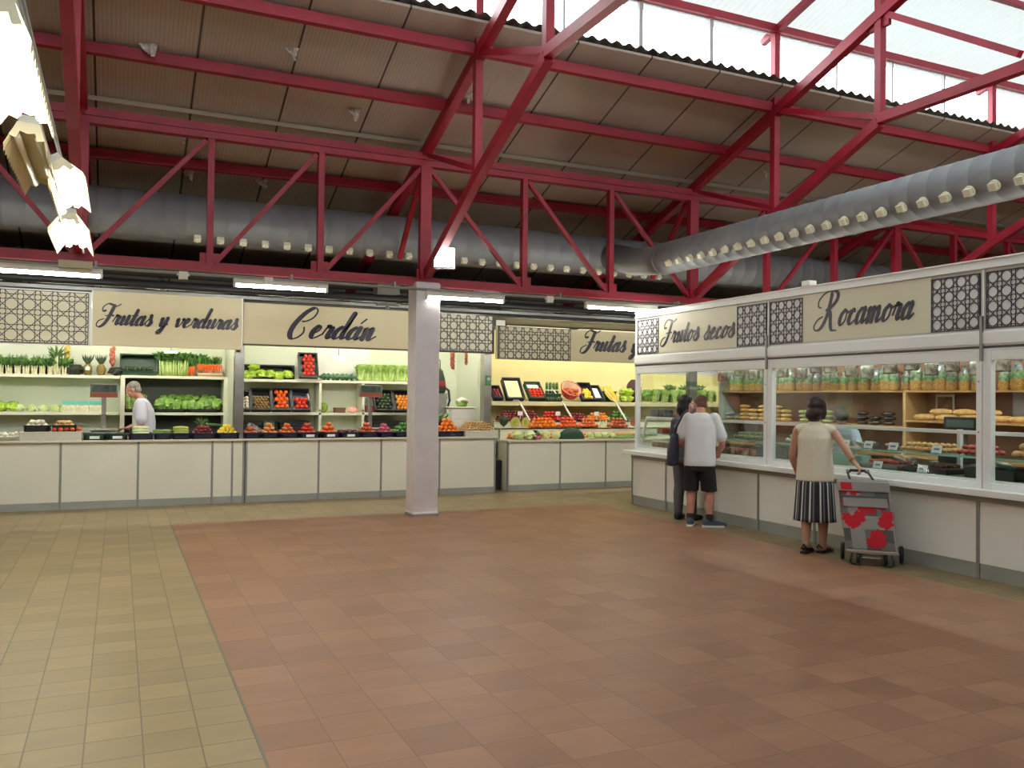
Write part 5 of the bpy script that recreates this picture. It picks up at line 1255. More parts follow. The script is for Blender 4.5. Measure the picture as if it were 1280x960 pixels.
tilted(1.83,14.12,1.285,.16,.34,BLACK,'garlic',.03,'narrow black crate of garlic at the steel post','garlic bulb in the tilted crate at the steel post','garlic in the tilted crate',rows=4)
tilted(2.08,14.12,1.285,.30,.38,BLACK,'kiwi',.025,'black crate of kiwis tilted on the middle shelf','kiwi in the tilted crate','kiwis in the tilted crate',rows=5)
tilted(2.40,14.12,1.285,.30,.38,BLACK,'persimmon',.036,'black crate of orange fruit tilted between the kiwis and peppers','orange persimmon in the tilted crate','persimmons in the tilted crate',rows=5)
tilted(2.71,14.12,1.285,.28,.38,NAVY,'redpepper',.036,'black crate of red peppers tilted beside the white board','red pepper in the tilted crate','red peppers in the tilted crate',rows=3)
o=MB().prism([(0,0),(.012,0),(.012,.30),(0,.30)],0,.30).box(-.002,.014,0,.30,.295,.305).build('white_board', WHITE2, None, loc=(2.88,14.12,1.285), rot=(0,-.22,.0)); tag(o,'slanting white board beside the red pepper crate','board')
put('greenmelon', (3.10,14.25,1.362), 'round green melon alone on the short middle shelf', None)
o=MB().box(3.29,3.46,14.18,14.34,1.277,1.36).box(3.285,3.465,14.175,14.345,1.335,1.362).box(3.33,3.42,14.172,14.176,1.29,1.325).build('fruit_carton', mat('carton_brown', c(110,72,60), .6), None, bevel=.003); tag(o,'small brown carton between the green melon and the pink cut fruit','carton')
put('pinkham', (3.58,14.2,1.333), 'pink cut fruit at the end of the short shelf', None, rot=(-.5,0,.0), sc=1.05)
tilted(4.10,14.12,1.285,.32,.38,BLACK,'avocado',.033,'black crate of dark avocados tilted behind the second scale','dark avocado in the tilted crate','avocados in the tilted crate',rows=5)
tilted(4.44,14.12,1.285,.32,.38,BLACK,'mandarin',.030,'black crate of mandarins tilted behind the column','mandarin in the tilted crate behind the column','mandarins behind the column',rows=5)
for x,w,lab in ((1.9,.44,'dark crate in shadow under the tilted garlic and kiwis'),(2.6,.5,'dark crate in shadow under the tilted peppers'),(4.2,.6,'dark crate in shadow under the tilted avocados')):
    crate(x,14.12,.935,w,.32,.20,BLACK,lab)
bl=MB()
o=MB().box(1.62,5.0,14.1,14.5,.90,.93).box(1.64,4.98,14.12,14.48,0,.9).build('back_bench', SH); tag(o,'low white bench under the second stall\'s shelves','bench')
# bag hanging beside the column
t=thing('hanging_bag','dark green and red bag hanging behind the column','bag',(4.90,13.6,1.62))
MB().loft([(0,0,.0,.10,.05),(0,0,.05,.125,.06),(0,0,.25,.11,.055),(0,0,.38,.07,.04),(0,0,.42,.03,.025)],18).build('bag_body',mat('bag_green', c(40,58,44), .6),t,smooth=True)
MB().loft([(0,0,.10,.124,.062),(0,0,.13,.125,.063),(0,0,.2,.119,.061),(0,0,.21,.117,.06)],18).build('red_band',mat('bag_red', c(130,40,40), .6),t,smooth=True)
MB().tube([(0.02,0,.42),(.02,0,.55),(.0,.2,.66)],.008,6).build('strap',BLACK,t,smooth=True)
MB().tube([(.10,0,.10),(.17,-.02,.05),(.19,-.02,-.12),(.15,-.02,-.25),(.10,-.02,-.2),(.13,-.02,-.05)],.02,8).build('hose',BLACK,t,smooth=True)
o=MB().box(4.62,5.0,13.48,13.75,.93,1.60).box(4.60,5.02,13.47,13.76,1.595,1.62).box(4.66,4.96,13.476,13.481,1.0,1.5).build('scale_cabinet',STEEL,None,bevel=.006); tag(o,'steel cabinet under the hanging green bag','cabinet')
t=thing('scent_dispenser','small green and white gadget on the steel end post','gadget',(5.51,12.925,1.76)); MB().box(-.045,.045,-.03,0,0,.16).build('body',mat('gadget_green', c(90,150,110), .4),t,bevel=.01); MB().ell((0,-.032,.10),(.03,.01,.03),12,8).build('face',WHITE2,t,smooth=True)

# ------------------------------------------------------------------ third stall
ZS=.85
for k in range(2): put('cabbage',(6.14+.22*k,13.10,ZS+.075),'pale round cabbage at the front corner of the third fruit stall','front corner cabbages',sc=1.25)
o=put('aubergine',(6.52,13.20,ZS+.10),'dark purple aubergine between the cabbages and pale melons',None,rot=(PI/2,0,.2),sc=1.6)
for k in range(2): put('melon',(6.68+.19*k,13.10,ZS+.076),'creamy white melon in the front pair','creamy front melons')
o=MB().ell((7.20,13.15,ZS+.0),(.26,.11,.20),18,10,nz=.05,nf=2).build('green_cloth',mat('cloth_green', c(40,70,50), .8),None,smooth=True); tag(o,'dark green cloth bundle at the front of the third fruit stall','cloth')
for k in range(4): put('smallcab',(7.56+.145*k,13.10,ZS+.062),'pale cabbage in the front row right of the green cloth','front cabbages by the green cloth',sc=1.05)
for k in range(16): put('bean',(8.05+.11*(k%6),13.05+.05*(k//6)+.01*(k%2),ZS+.02+.02*(k//6)),'green bean lying loose by the nut stall corner','loose green beans',rot=(0,0,random.uniform(-.4,.4)),sc=2.2)
for k in range(5): put('zucchini',(8.15+.2*k,13.24,ZS+.05),'green zucchini lying beside the nut stall corner','zucchini by the nut stall corner',rot=(0,0,.2))
Z1=ZS+.185
put('halfgreen',(6.24,13.42,Z1+.10),'left half of the cut melon showing its pale flesh',None,rot=(.35,.25,-.15)); put('halfgreen',(6.44,13.42,Z1+.10),'right half of the cut melon showing its pale flesh',None,rot=(.35,-.25,.05))
put('avocado',(6.06,13.5,Z1+.13),'large dark fruit left of the cut melon halves',None,sc=2.4)
heap('orange',6.54,7.12,13.40,13.66,Z1+.0,.038,4,'orange on the stepped display','oranges on the stepped display')
heap('persimmon',7.12,7.54,13.40,13.66,Z1,.040,3,'red persimmon on the stepped display','persimmons on the stepped display')
heap('peach',7.54,7.96,13.40,13.66,Z1,.036,3,'peach on the stepped display','peaches on the stepped display')
for k in range(3): put('paleziz',(7.99+.06*k,13.5,Z1+.06),'pale cut root standing among the peaches','pale roots among the peaches',rot=(.2,PI/2,0),sc=.7)
heap('apple',8.17,8.57,13.40,13.66,Z1,.037,3,'red apple by the nut stall corner','red apples by the nut stall corner')
put('coconut',(8.70,13.45,Z1+.09),'cut reddish fruit with a pale rim at the nut stall corner',None,rot=(.2,0,.2),sc=1.1)
Z2=ZS+.30
heap('plum',6.04,6.88,13.67,13.92,Z2,.029,4,'dark red plum near the steel post end of the thick cream shelf','dark plums under the shelf end')
heap('mandarin',6.02,8.70,13.24,13.37,ZS,.030,3,'mandarin behind the front row of cabbages and melons','mandarins behind the front row')
for k in range(5): put('red_onion',(6.47+.055*(k%2)+.02*(k//2),13.04+.06*(k//2),ZS+.034),'red onion by the dark purple aubergine','red onions by the aubergine')
heap('tomato',6.90,7.37,13.67,13.92,Z2,.036,3,'tomato under the thick cream shelf','tomatoes under the shelf')
heap('plum',7.37,7.87,13.67,13.92,Z2,.029,3,'red plum under the thick cream shelf','red plums under the shelf')
heap('mandarin',7.87,8.34,13.67,13.92,Z2,.031,3,'mandarin under the thick cream shelf','mandarins under the shelf')
heap('pepper',8.35,8.75,13.68,13.92,Z2,.038,3,'green pepper under the thick cream shelf','green peppers under the shelf')
for x,lab in ((6.45,'white price card among the dark plums'),(7.20,'white price card above the persimmons'),(8.0,'white price card among the mandarins')):
    o=MB().prism([(-.05,0),(.05,0),(.05,.07),(-.05,.07)],-.002,.002).box(-.004,.004,.0,.004,-.08,0).box(-.035,.03,-.003,-.002,.03,.045).build('price_card',CARD,None,loc=(x,13.66,Z2+.10)); tag(o,lab,'price card')
# boxed fruit on the thick shelf
ZT=1.497
tilted(6.10,13.86,ZT,.17,.30,NAVY,'plum',.028,'dark crate of reddish fruit at the steel end post','dark red plum in the crate at the steel end post','plums at the steel end post',tilt=.75,rows=4)
o=crate(6.42,13.84,ZT,.34,.44,.11,NAVY,'black crate lined with a pale sheet, first tall one on the thick shelf',tilt=.95); MB().box(-.14,.14,.02,.41,.05,.058).build('paper_liner',mat('liner', c(236,226,176), .6),o); MB().box(-.05,.05,-.012,-.008,.02,.07).build('price_card',CARD,o)
o=crate(6.86,13.84,ZT,.30,.40,.10,GREENCR,'green crate of tomatoes tilted on the thick shelf',tilt=.8); MB().box(-.13,.13,.2,.38,.04,.046).build('paper_liner',CARD,o)
tl=Matrix.Translation((6.86,13.84,ZT))@Matrix.Rotation(.8,4,'X')
for j in range(4):
    for i in range(4): put('tomato',tl@Vector((-.11+.072*i,.05+.062*j,.075)),'tomato in the green crate on the thick shelf','tomatoes in the green crate',sc=.95)
o=MB().box(7.02,7.36,13.84,14.06,ZT,ZT+.14).box(7.01,7.37,13.83,14.07,ZT+.125,ZT+.145).build('produce_crate',GREENCR,None,bevel=.004); tag(o,'low dark green crate under the asparagus bunches','crate')
for k in range(4): put('asparagus',(7.12+.07*k,13.95,ZT+.147),'green asparagus bunch standing on the low green crate','asparagus bunches on the green crate')
for k in range(6): put('avocado',(7.06+.055*k,13.80,ZT+.04),'dark avocado before the asparagus crate','avocados before the asparagus')
t=thing('fruit_basket','pink-red basket of apples tilted on the thick shelf','basket',(7.60,13.86,ZT)); t.rotation_euler=(.75,0,0)
bk=MB()
for k in range(7): bk.lathe([(.13+.012*k,.012+.022*k),(.138+.012*k,.014+.022*k),(.138+.012*k,.026+.022*k),(.13+.012*k,.024+.022*k)],22,ctr=(0,.19,0),caps=False)
for k in range(16): a=2*PI*k/16; bk.beam((.135*math.cos(a),.19+.135*math.sin(a),.0),(.21*math.cos(a),.19+.21*math.sin(a),.165),.012,.008)
bk.lathe([(.002,0),(.135,0),(.135,.012),(.002,.012)],20,ctr=(0,.19,0))
bk.build('basket_weave',mat('basket_red', c(200,60,70), .4),t); MB().lathe([(.15,.05),(.19,.155),(.186,.157),(.146,.052)],20,ctr=(0,.19,0),caps=False).build('liner',mat('basket_liner', c(230,206,180), .6),t)
tl=Matrix.Translation((7.60,13.86,ZT))@Matrix.Rotation(.75,4,'X')
for k in range(9): a=k*2.4; q=.055*math.sqrt(k); put('apple',tl@Vector((q*math.cos(a),.15+q*math.sin(a)*.8,.10)),'red apple in the pink-red basket','apples in the pink-red basket')
tilted(7.92,13.86,ZT,.26,.38,NAVY,'lemon',.030,'black crate of lemons tilted beside the apple basket','lemon in the tilted crate beside the apple basket','lemons in the tilted crate',tilt=.9,rows=4)
o=crate(8.14,13.86,ZT,.22,.34,.10,NAVY,'dark crate with a white sheet beside the cut papaya',tilt=.8); MB().box(-.08,.08,.02,.30,.05,.058).build('paper_liner',CARD,o)
put('papaya',(8.44,13.90,ZT+.15),'cut yellow papaya half leaning on the thick shelf',None,rot=(-.45,-.55,.0),sc=1.15)
for k in range(5): put('banana',(8.30+.05*k,14.0,ZT+.24),'banana hanging over the cut papaya','bananas over the papaya',rot=(0,.9,.8),sc=.8)
o=MB().box(8.24,8.6,13.95,14.1,ZT,ZT+.20).box(8.22,8.62,13.94,14.11,ZT+.185,ZT+.205).build('produce_crate',GREENCR,None,bevel=.004); tag(o,'green crate behind the cut papaya','crate')
for k in range(4): put('lettuce%d'%(k%2),(8.74+.10*(k%2),13.88+.02*(k%2),ZT+.075+.12*(k//2)),'yellow-green lettuce stacked beside the nut stall corner','stacked lettuces by the nut stall corner')
o=MB().ell((9.02,14.0,ZT+.22),(.16,.12,.22),18,12,nz=.12,nf=2).build('dark_sack',mat('sack_purple', c(58,34,44), .8),None,smooth=True); tag(o,'dark purple sack behind the stacked lettuces','sack')
for k in range(9): put('green_lettuce%d'%(k%2),(9.32+.19*k,13.98,ZT+.13),'dark leafy lettuce seen through the nut stall window','leafy lettuces seen through the window',sc=(1.1,1.1,1.5))
for k in range(7): put('romaine',(9.42+.22*k,13.86,ZT),'romaine lettuce seen through the nut stall window','romaine seen through the window')
for k in range(3): put('celery',(9.9+.35*k,14.05,ZT),'celery head seen through the nut stall window','celery seen through the window',sc=1.1)
# bin between the stalls
t=thing('waste_bin','narrow black bin standing in the gap between two fruit counters','bin',(5.80,13.32,0))
MB().loft([(0,0,0,.10,.13),(0,0,.02,.105,.14),(0,0,.46,.115,.15),(0,0,.47,.12,.155),(0,0,.49,.12,.155)],4).xf(Matrix.Rotation(PI/4,4,'Z')).build('bin_body',BLACK,t); MB().box(-.09,.09,-.11,.11,.49,.505).build('lid',mat('lid_grey', c(70,70,72), .4),t,bevel=.005); MB().box(.08,.16,-.04,.04,.20,.28).build('pedal_box',BLACK,t,bevel=.01)
MB().tube([(.06,.05,.5),(.08,.06,.62),(.075,.05,.78)],.012,6).build('handle',BLACK,t,smooth=True)
SKY = 8.0; EXPO = 0.38
# ------------------------------------------------------------------ people
SKIN = mat('skin_light', c(204,160,140), .5, var=.05, vscale=6)
SKINM = mat('skin_tan', c(188,142,120), .5, var=.05, vscale=6)
SKINR = mat('skin_ruddy', c(196,136,118), .5, var=.08, vscale=9)
HAIRB = mat('hair_black', c(26,22,22), .65, var=.3, vscale=40, bump=.5, bscale=80)
HAIRD = mat('hair_dark_brown', c(44,30,28), .45, var=.3, vscale=40, bump=.5, bscale=80)
HAIRG = mat('hair_grey', c(130,124,118), .6, var=.25, vscale=40, bump=.5, bscale=80)
HAIRS = mat('hair_cropped', c(104,66,54), .7, var=.25, vscale=60)
EYE = mat('eye_white', c(235,232,226), .3); IRIS = mat('iris_dark', c(40,28,22), .2); LIP = mat('lip', c(170,86,80), .45)

def V(*a): return Vector(a)
def hand(mb, w, d, n, side, curl=.5):
    """w wrist, d direction to the fingertips, n palm normal, side = direction of the thumb"""
    w, d, n, side = Vector(w), Vector(d).normalized(), Vector(n).normalized(), Vector(side).normalized()
    R = Matrix((side, d, n)).transposed()
    mb.ell(w + d*.045, (.040,.050,.015), 12, 8, rot=R.to_euler().to_quaternion().to_euler())
    mb.cap(w - d*.01, w + d*.02, .025, .024)
    for k, (o, L_) in enumerate(((.030,.068),(.010,.078),(-.010,.072),(-.030,.056))):
        p = w + d*.086 + side*o; a = 0
        for s in (.42,.33,.25):
            a += curl*.8
            q = p + (d*math.cos(a) + n*math.sin(a))*L_*s
            mb.cap(p, q, .0092 if s > .4 else .0085, .0085 if s > .4 else .0078); p = q
    p = w + d*.028 + side*.034; q = p + (d*.62 + side*.6 + n*.35).normalized()*.036; r = q + (d*.85 + side*.1 + n*.5).normalized()*.03
    mb.cap(p, q, .012, .0105); mb.cap(q, r, .0105, .009)
def head(mb, cen, R, s=1.0):
    """skull, jaw, nose, ears, brow; R turns local (x right, y forward, z up)"""
    def T(v): return Vector(cen) + R @ (Vector(v)*s)
    q = R.to_euler()
    mb.ell(T((0,-.012,.022)), (.073*s,.092*s,.088*s), 16, 12, rot=q)
    mb.ell(T((0,.018,-.045)), (.056*s,.066*s,.066*s), 14, 10, rot=q)
    mb.ell(T((0,.058,-.088)), (.026*s,.022*s,.020*s), 10, 8, rot=q)
    mb.cap(T((0,.084,.008)), T((0,.104,-.030)), .009*s, .014*s)
    mb.cap(T((-.034,.074,.024)), T((.034,.074,.024)), .013*s, .013*s)
    mb.cap(T((-.018,.078,-.062)), T((.018,.078,-.062)), .009*s, .009*s)
    for e in (-1, 1):
        mb.ell(T((e*.076,-.008,-.012)), (.010*s,.022*s,.032*s), 8, 6, rot=q)
        mb.ell(T((e*.042,.058,-.028)), (.022*s,.02*s,.022*s), 8, 6, rot=q)
def face_bits(parent, cen, R, s=1.0):
    e = MB(); 
    for sg in (-1, 1): e.ell(Vector(cen) + R @ (Vector((sg*.031,.083,.004))*s), (.011*s,.007*s,.007*s), 10, 8, rot=R.to_euler())
    e.build('eyes', EYE, parent, smooth=True)
    i = MB()
    for sg in (-1, 1): i.ell(Vector(cen) + R @ (Vector((sg*.031,.089,.004))*s), (.0055*s,.003*s,.0055*s), 10, 8, rot=R.to_euler())
    i.build('irises', IRIS, parent, smooth=True)
    MB().ell(Vector(cen) + R @ (Vector((0,.089,-.062))*s), (.022*s,.006*s,.007*s), 12, 8, rot=R.to_euler()).build('lips', LIP, parent, smooth=True)
def rotm(rx=0, ry=0, rz=0): return Euler((rx, ry, rz)).to_matrix()
def shoe(mb, ankle, ang, L_=.27, w=.045, up=.06):
    ax = Vector(ankle); f = V(math.sin(ang), math.cos(ang), 0)
    heel = V(ax.x, ax.y, .038) - f*.045; toe = V(ax.x, ax.y, .030) + f*(L_-.09)
    mb.cap(heel, (heel+toe)/2 + V(0,0,.006), .040, .044); mb.cap((heel+toe)/2 + V(0,0,.004), toe, .044, .030); mb.cap(heel + V(0,0,.02), V(ax.x, ax.y, .085), .040, .044)
def sole(mb, ankle, ang, L_=.27):
    ax = Vector(ankle); f = V(math.sin(ang), math.cos(ang), 0); s = V(f.y, -f.x, 0); pts = []
    for t, w in ((-.085,.02),(-.075,.036),(-.03,.042),(.05,.042),(.12,.048),(.165,.04),(.19,.018)): pts.append((V(ax.x,ax.y,0)+f*t, w))
    b = []; 
    for p, w in pts: b.append(p + s*w)
    for p, w in reversed(pts): b.append(p - s*w)
    n = len(b); mb.add([(v.x,v.y,.001) for v in b]+[(v.x,v.y,.026) for v in b], [tuple(range(n-1,-1,-1)), tuple(range(n,2*n))]+[(i,(i+1)%n,(i+1)%n+n,i+n) for i in range(n)])

def legs(mb, hips, knees, ankles, rt=.082, rk=.056, ra=.040):
    for h, k, a in zip(hips, knees, ankles):
        mb.cap(h, k, rt, rk); h, k, a = Vector(h), Vector(k), Vector(a)
        m = k.lerp(a, .32) - V(0,.018,0); mb.cap(k, m, rk*.92, rk*1.02); mb.cap(m, a, rk*1.0, ra*.92)
def arm(mb, sh, el, wr, ru=.046, re=.038, rw=.026):
    mb.cap(sh, el, ru, re); mb.cap(el, Vector(el).lerp(Vector(wr), .3), re, re*1.02); mb.cap(Vector(el).lerp(Vector(wr), .3), wr, re*1.0, rw)

# --- man in the white T-shirt (local: y forward, x right)
P1 = thing('person', 'man seen from behind in white T-shirt and black shorts at the glazed counter', 'person', (6.54, 8.64, 0), -.80)
hd = V(-.02,.17,1.50); HR = rotm(-.42,0,.35)
b = MB(); head(b, hd, HR)
b.cap((0,.06,1.36), (-.01,.125,1.46), .058, .056)
b.loft([(0,-.0,.86,.15,.10),(0,0,.95,.155,.105),(0,.02,1.1,.155,.11),(0,.05,1.26,.175,.11),(0,.06,1.36,.12,.08),(0,.07,1.39,.06,.05)])
hips = [(-.10,0,.86),(.10,0,.86)]; knees = [(-.105,.04,.46),(.12,.03,.46)]; ank = [(-.11,-.015,.075),(.125,-.03,.075)]
legs(b, hips, knees, ank)
arm(b, (-.20,.06,1.31), (-.25,.05,1.03), (-.17,.21,.90)); arm(b, (.20,.06,1.31), (.265,.06,1.02), (.20,.23,.90))
hand(b, (-.17,.21,.90), (.2,.9,-.25), (.15,-.2,-1), (.9,-.2,.1), .35); hand(b, (.20,.23,.90), (-.25,.90,-.3), (-.15,-.2,-1), (-.9,-.15,.1), .35)
objm('body', remesh(b, 'body', SKINR, .0068, 3), P1); face_bits(P1, hd, HR)
hb = MB()
hb.ell(hd + HR @ V(0,-.022,.032), (.077,.092,.086), 16, 12, rot=HR.to_euler()); hb.ell(hd + HR @ V(0,-.055,-.03), (.066,.055,.05), 12, 8, rot=HR.to_euler())
objm('hair', remesh(hb, 'hair', HAIRS, .007, 2), P1)
sh = MB(); sh.loft([(0,-.01,.745,.195,.135),(0,-.012,.80,.198,.138),(0,-.005,.95,.190,.135),(0,.015,1.1,.192,.135),(0,.04,1.24,.205,.135),(0,.055,1.33,.19,.115),(0,.06,1.385,.10,.08),(0,.065,1.40,.075,.07)], 28)
for s in (-1, 1): sh.cap((s*.165,.055,1.325), (s*.243,.062,1.11), .078, .078)
objm('t_shirt', remesh(sh, 't_shirt', mat('tshirt_white', c(222,222,226), .75, bump=.35, bscale=9), .010, 3), P1)
so = MB(); so.loft([(0,-.01,.83,.178,.128),(0,-.012,.74,.18,.132),(0,-.008,.68,.175,.12)], 26)
for s in (-1, 1): so.loft([(s*.085,-.005,.76,.095,.115),(s*.10,.0,.62,.098,.11),(s*.112,.015,.435,.098,.105)], 22)
objm('shorts', remesh(so, 'shorts', mat('shorts_black', c(24,24,26), .8, bump=.3, bscale=12), .009, 2), P1)
sk = MB(); 
for a in ank: sk.cap((a[0],a[1],.09),(a[0],a[1]+.003,.135),.046,.048)
objm('socks', remesh(sk, 'socks', mat('socks_dark', c(34,36,44), .8), .007, 1), P1)
for a, ang in ((ank[0], -.05), (ank[1], 1.25)):
    m_ = MB(); shoe(m_, a, ang); so_ = objm('sneaker', remesh(m_, 'sneaker', mat('sneaker_grey', c(64,74,92), .7), .006, 2), P1)
    m_ = MB(); sole(m_, a, ang); m_.build('sole', mat('sole_white', c(228,228,226), .6), so_)
bag = thing('shoulder_bag', 'dark navy shoulder bag hanging from the left shoulder of the man in white', 'bag', (6.54, 8.64, 0), -.80)
BAGN = mat('bag_navy', c(34,36,52), .6, bump=.2)
bm_ = MB(); bm_.loft([(-.335,.0,.735,.06,.125),(-.335,.0,.76,.075,.145),(-.33,.0,.95,.07,.14),(-.315,.0,1.10,.05,.10),(-.30,.0,1.14,.03,.06)], 22)
objm('bag_body', remesh(bm_, 'bag_body', BAGN, .009, 4), bag)
MB().tube([(-.30,.06,1.11),(-.275,.10,1.25),(-.20,.09,1.405),(-.16,.0,1.425),(-.20,-.07,1.38),(-.275,-.08,1.22),(-.30,-.05,1.11)], .014, 8).build('strap', BAGN, bag, smooth=True)

# --- woman beside him, mostly hidden
P2 = thing('person', 'dark haired woman in grey jeans facing the counter, half hidden by the man in white', 'person', (6.70, 9.17, 0), -1.2)
hd = V(.0,.05,1.50); HR = rotm(-.1,0,-1.0)
b = MB(); head(b, hd, HR, .96)
b.cap((0,.01,1.32), (0,.03,1.43), .048, .046)
b.loft([(0,0,.84,.15,.10),(0,0,.95,.135,.095),(0,.0,1.05,.125,.09),(0,.01,1.2,.15,.10),(0,.01,1.31,.11,.075),(0,.01,1.34,.05,.05)])
hips = [(-.085,0,.84),(.085,0,.84)]; knees = [(-.09,.03,.45),(.09,.04,.45)]; ank = [(-.09,0,.07),(.10,.04,.07)]
legs(b, hips, knees, ank, .08, .052, .038)
arm(b, (-.165,.01,1.27), (-.20,.05,1.02), (-.12,.12,.90), .038, .033, .023); arm(b, (.165,.01,1.27), (.21,.04,1.0), (.13,.12,.90), .038, .033, .023)
hand(b, (-.12,.12,.90), (.5,.75,-.4), (.1,-.1,-1), (1,-.2,0), .4); hand(b, (.13,.12,.90), (-.5,.75,-.4), (-.1,-.1,-1), (-1,-.2,0), .4)
objm('body', remesh(b, 'body', SKIN, .0068, 3), P2); face_bits(P2, hd, HR, .96)
hb = MB(); hb.ell(hd + HR @ V(0,-.03,.04), (.088,.100,.088), 16, 12, nz=.12, nf=4, rot=HR.to_euler()); hb.ell(hd + HR @ V(0,-.07,-.05), (.098,.062,.11), 14, 10, nz=.2, nf=4, rot=HR.to_euler())
for s in (-1,1): hb.ell(hd + HR @ V(s*.07,-.02,-.05), (.03,.05,.085), 10, 8, nz=.15, nf=4, rot=HR.to_euler())
objm('hair', remesh(hb, 'hair', HAIRB, .008, 8), P2)
bl = MB(); bl.loft([(0,-.005,.82,.172,.122),(0,0,.95,.156,.112),(0,0,1.05,.146,.107),(0,.008,1.2,.168,.118),(0,.01,1.3,.13,.09),(0,.01,1.335,.07,.065)], 26)
for s in (-1,1): bl.cap((s*.15,.01,1.265), (s*.19,.03,1.10), .062, .058)
objm('blouse', remesh(bl, 'blouse', mat('blouse_dark', c(70,70,86), .75, bump=.3, bscale=10), .010, 3), P2)
jn = MB(); jn.loft([(0,0,.90,.150,.108),(0,-.005,.80,.165,.12),(0,0,.74,.16,.108)], 24)
for h, k, a in zip(hips, knees, ank):
    jn.cap((h[0],h[1],.80), k, .094, .074); k = Vector(k); m2 = k.lerp(Vector(a), .32) - V(0,.018,0); jn.cap(k, m2, .074, .070); jn.cap(m2, (a[0],a[1],.10), .070, .056)
objm('jeans', remesh(jn, 'jeans', mat('jeans_grey', c(92,94,98), .8, var=.12, vscale=8, bump=.25, bscale=14), .009, 3), P2)
for a, ang in zip(ank, (-.15, .2)):
    m_ = MB(); shoe(m_, a, ang, .24); objm('shoe', remesh(m_, 'shoe', BLACK, .006, 2), P2)

# --- woman with the trolley
P3 = thing('person', 'woman in sleeveless cream top and striped skirt holding a trolley handle', 'person', (6.56, 6.74, 0), -.90)
hd = V(.02,.05,1.475); HR = rotm(-.15,0,-.45)
b = MB(); head(b, hd, HR, .96)
b.cap((0,.0,1.30), (.01,.025,1.40), .05, .048)
b.loft([(0,0,.80,.165,.12),(0,0,.92,.16,.115),(0,0,1.05,.15,.11),(0,.01,1.18,.165,.112),(0,.01,1.28,.12,.08),(0,.01,1.315,.055,.052)])
hips = [(-.085,0,.80),(.085,0,.80)]; knees = [(-.075,.01,.43),(.085,.05,.43)]; ank = [(-.07,-.10,.085),(.075,.03,.07)]
legs(b, hips, knees, ank, .085, .055, .038)
WR = V(.385,-.135,.955)                         # right wrist, over the trolley handle
arm(b, (-.175,.0,1.25), (-.235,.03,.985), (-.20,.17,.80), .045, .037, .025)
arm(b, (.175,.01,1.25), (.305,-.10,1.085), WR, .045, .037, .025)
hand(b, (-.20,.17,.80), (.05,.55,-.8), (.9,.2,.1), (-.1,.8,.5), .4)
hand(b, WR, (.62,-.05,-.62), (-.6,-.3,-.7), (.25,.9,.15), .8)
objm('body', remesh(b, 'body', SKINM, .0066, 3), P3); face_bits(P3, hd, HR, .96)
hb = MB(); hb.ell(hd + HR @ V(0,-.025,.035), (.092,.108,.092), 16, 12, nz=.08, nf=3, rot=HR.to_euler()); hb.ell(hd + HR @ V(0,-.06,-.055), (.094,.070,.088), 14, 10, nz=.12, nf=3, rot=HR.to_euler())
for s in (-1,1): hb.ell(hd + HR @ V(s*.076,-.01,-.035), (.024,.055,.075), 10, 8, rot=HR.to_euler())
objm('hair', remesh(hb, 'hair', HAIRD, .008, 14), P3)
tp = MB(); tp.loft([(0,0,.735,.188,.142),(0,0,.80,.186,.140),(0,0,.95,.175,.130),(0,0,1.06,.168,.126),(0,.01,1.18,.180,.128),(0,.01,1.27,.150,.098),(0,.01,1.315,.085,.068),(0,.012,1.345,.062,.06)], 28)
for s in (-1,1): tp.cap((s*.10,.01,1.27), (s*.158,.008,1.258), .062, .054)
objm('sleeveless_top', remesh(tp, 'sleeveless_top', mat('top_cream', c(220,212,190), .8, bump=.35, bscale=10), .010, 3), P3)
nP = 72; vs = []; fs = []; mi = []                # pleated skirt: one strip per stripe
prof = [(.775,.172,.128,0),(.70,.186,.142,.004),(.60,.192,.15,.008),(.48,.20,.158,.012),(.36,.208,.166,.016),(.325,.212,.168,.018)]
rnd = random.Random(3)
for z, rx, ry, amp in prof:
    for j in range(nP):
        a = 2*PI*j/nP; q = 1 + amp*6*math.cos(a*18+.6*math.sin(a*3))*.12
        vs.append((rx*math.cos(a)*q, ry*math.sin(a)*q, z))
for i in range(len(prof)-1):
    for j in range(nP): fs.append((i*nP+j,(i+1)*nP+j,(i+1)*nP+(j+1)%nP,i*nP+(j+1)%nP)); mi.append((0,0,1,0,2,0,0,1)[j%8] if (j//8)%2 else (0,2,0,0,1,0,2,0)[j%8])
sm = MB(); sm.v = vs; sm.f = fs; sm.m = mi
sko = sm.build('striped_skirt', [mat('skirt_black', c(34,34,40), .8), mat('skirt_white', c(206,206,204), .8), mat('skirt_grey', c(108,110,118), .8)], P3, smooth=True); md = sko.modifiers.new('th','SOLIDIFY'); md.thickness = .006
for a, ang, zz in ((ank[0], .15, .02), (ank[1], .35, 0)):
    m_ = MB(); f = V(math.sin(ang), math.cos(ang), 0); A = V(a[0],a[1],0)
    m_.cap(A - f*.03 + V(0,0,.045+zz*2), A + f*.06 + V(0,0,.045+zz), .034, .036); m_.cap(A + f*.06 + V(0,0,.045+zz), A + f*.14 + V(0,0,.034), .036, .026)
    objm('foot', remesh(m_, 'foot', SKINM, .006, 2), P3)
    m_ = MB(); sole(m_, a, ang, .24); s_ = m_.build('sandal', BLACK, P3)
    st = MB()
    for t in (.04,.10): st.tube([A + f*t + V(f.y,-f.x,0)*.045 + V(0,0,.02), A + f*t + V(0,0,.088-.25*t+zz), A + f*t - V(f.y,-f.x,0)*.045 + V(0,0,.02)], .012, 6)
    st.tube([A - f*.06 + V(f.y,-f.x,0)*.03 + V(0,0,.05), A - f*.075 + V(0,0,.085+zz), A - f*.06 - V(f.y,-f.x,0)*.03 + V(0,0,.05)], .009, 6)
    st.build('sandal_strap', BLACK, s_, smooth=True)
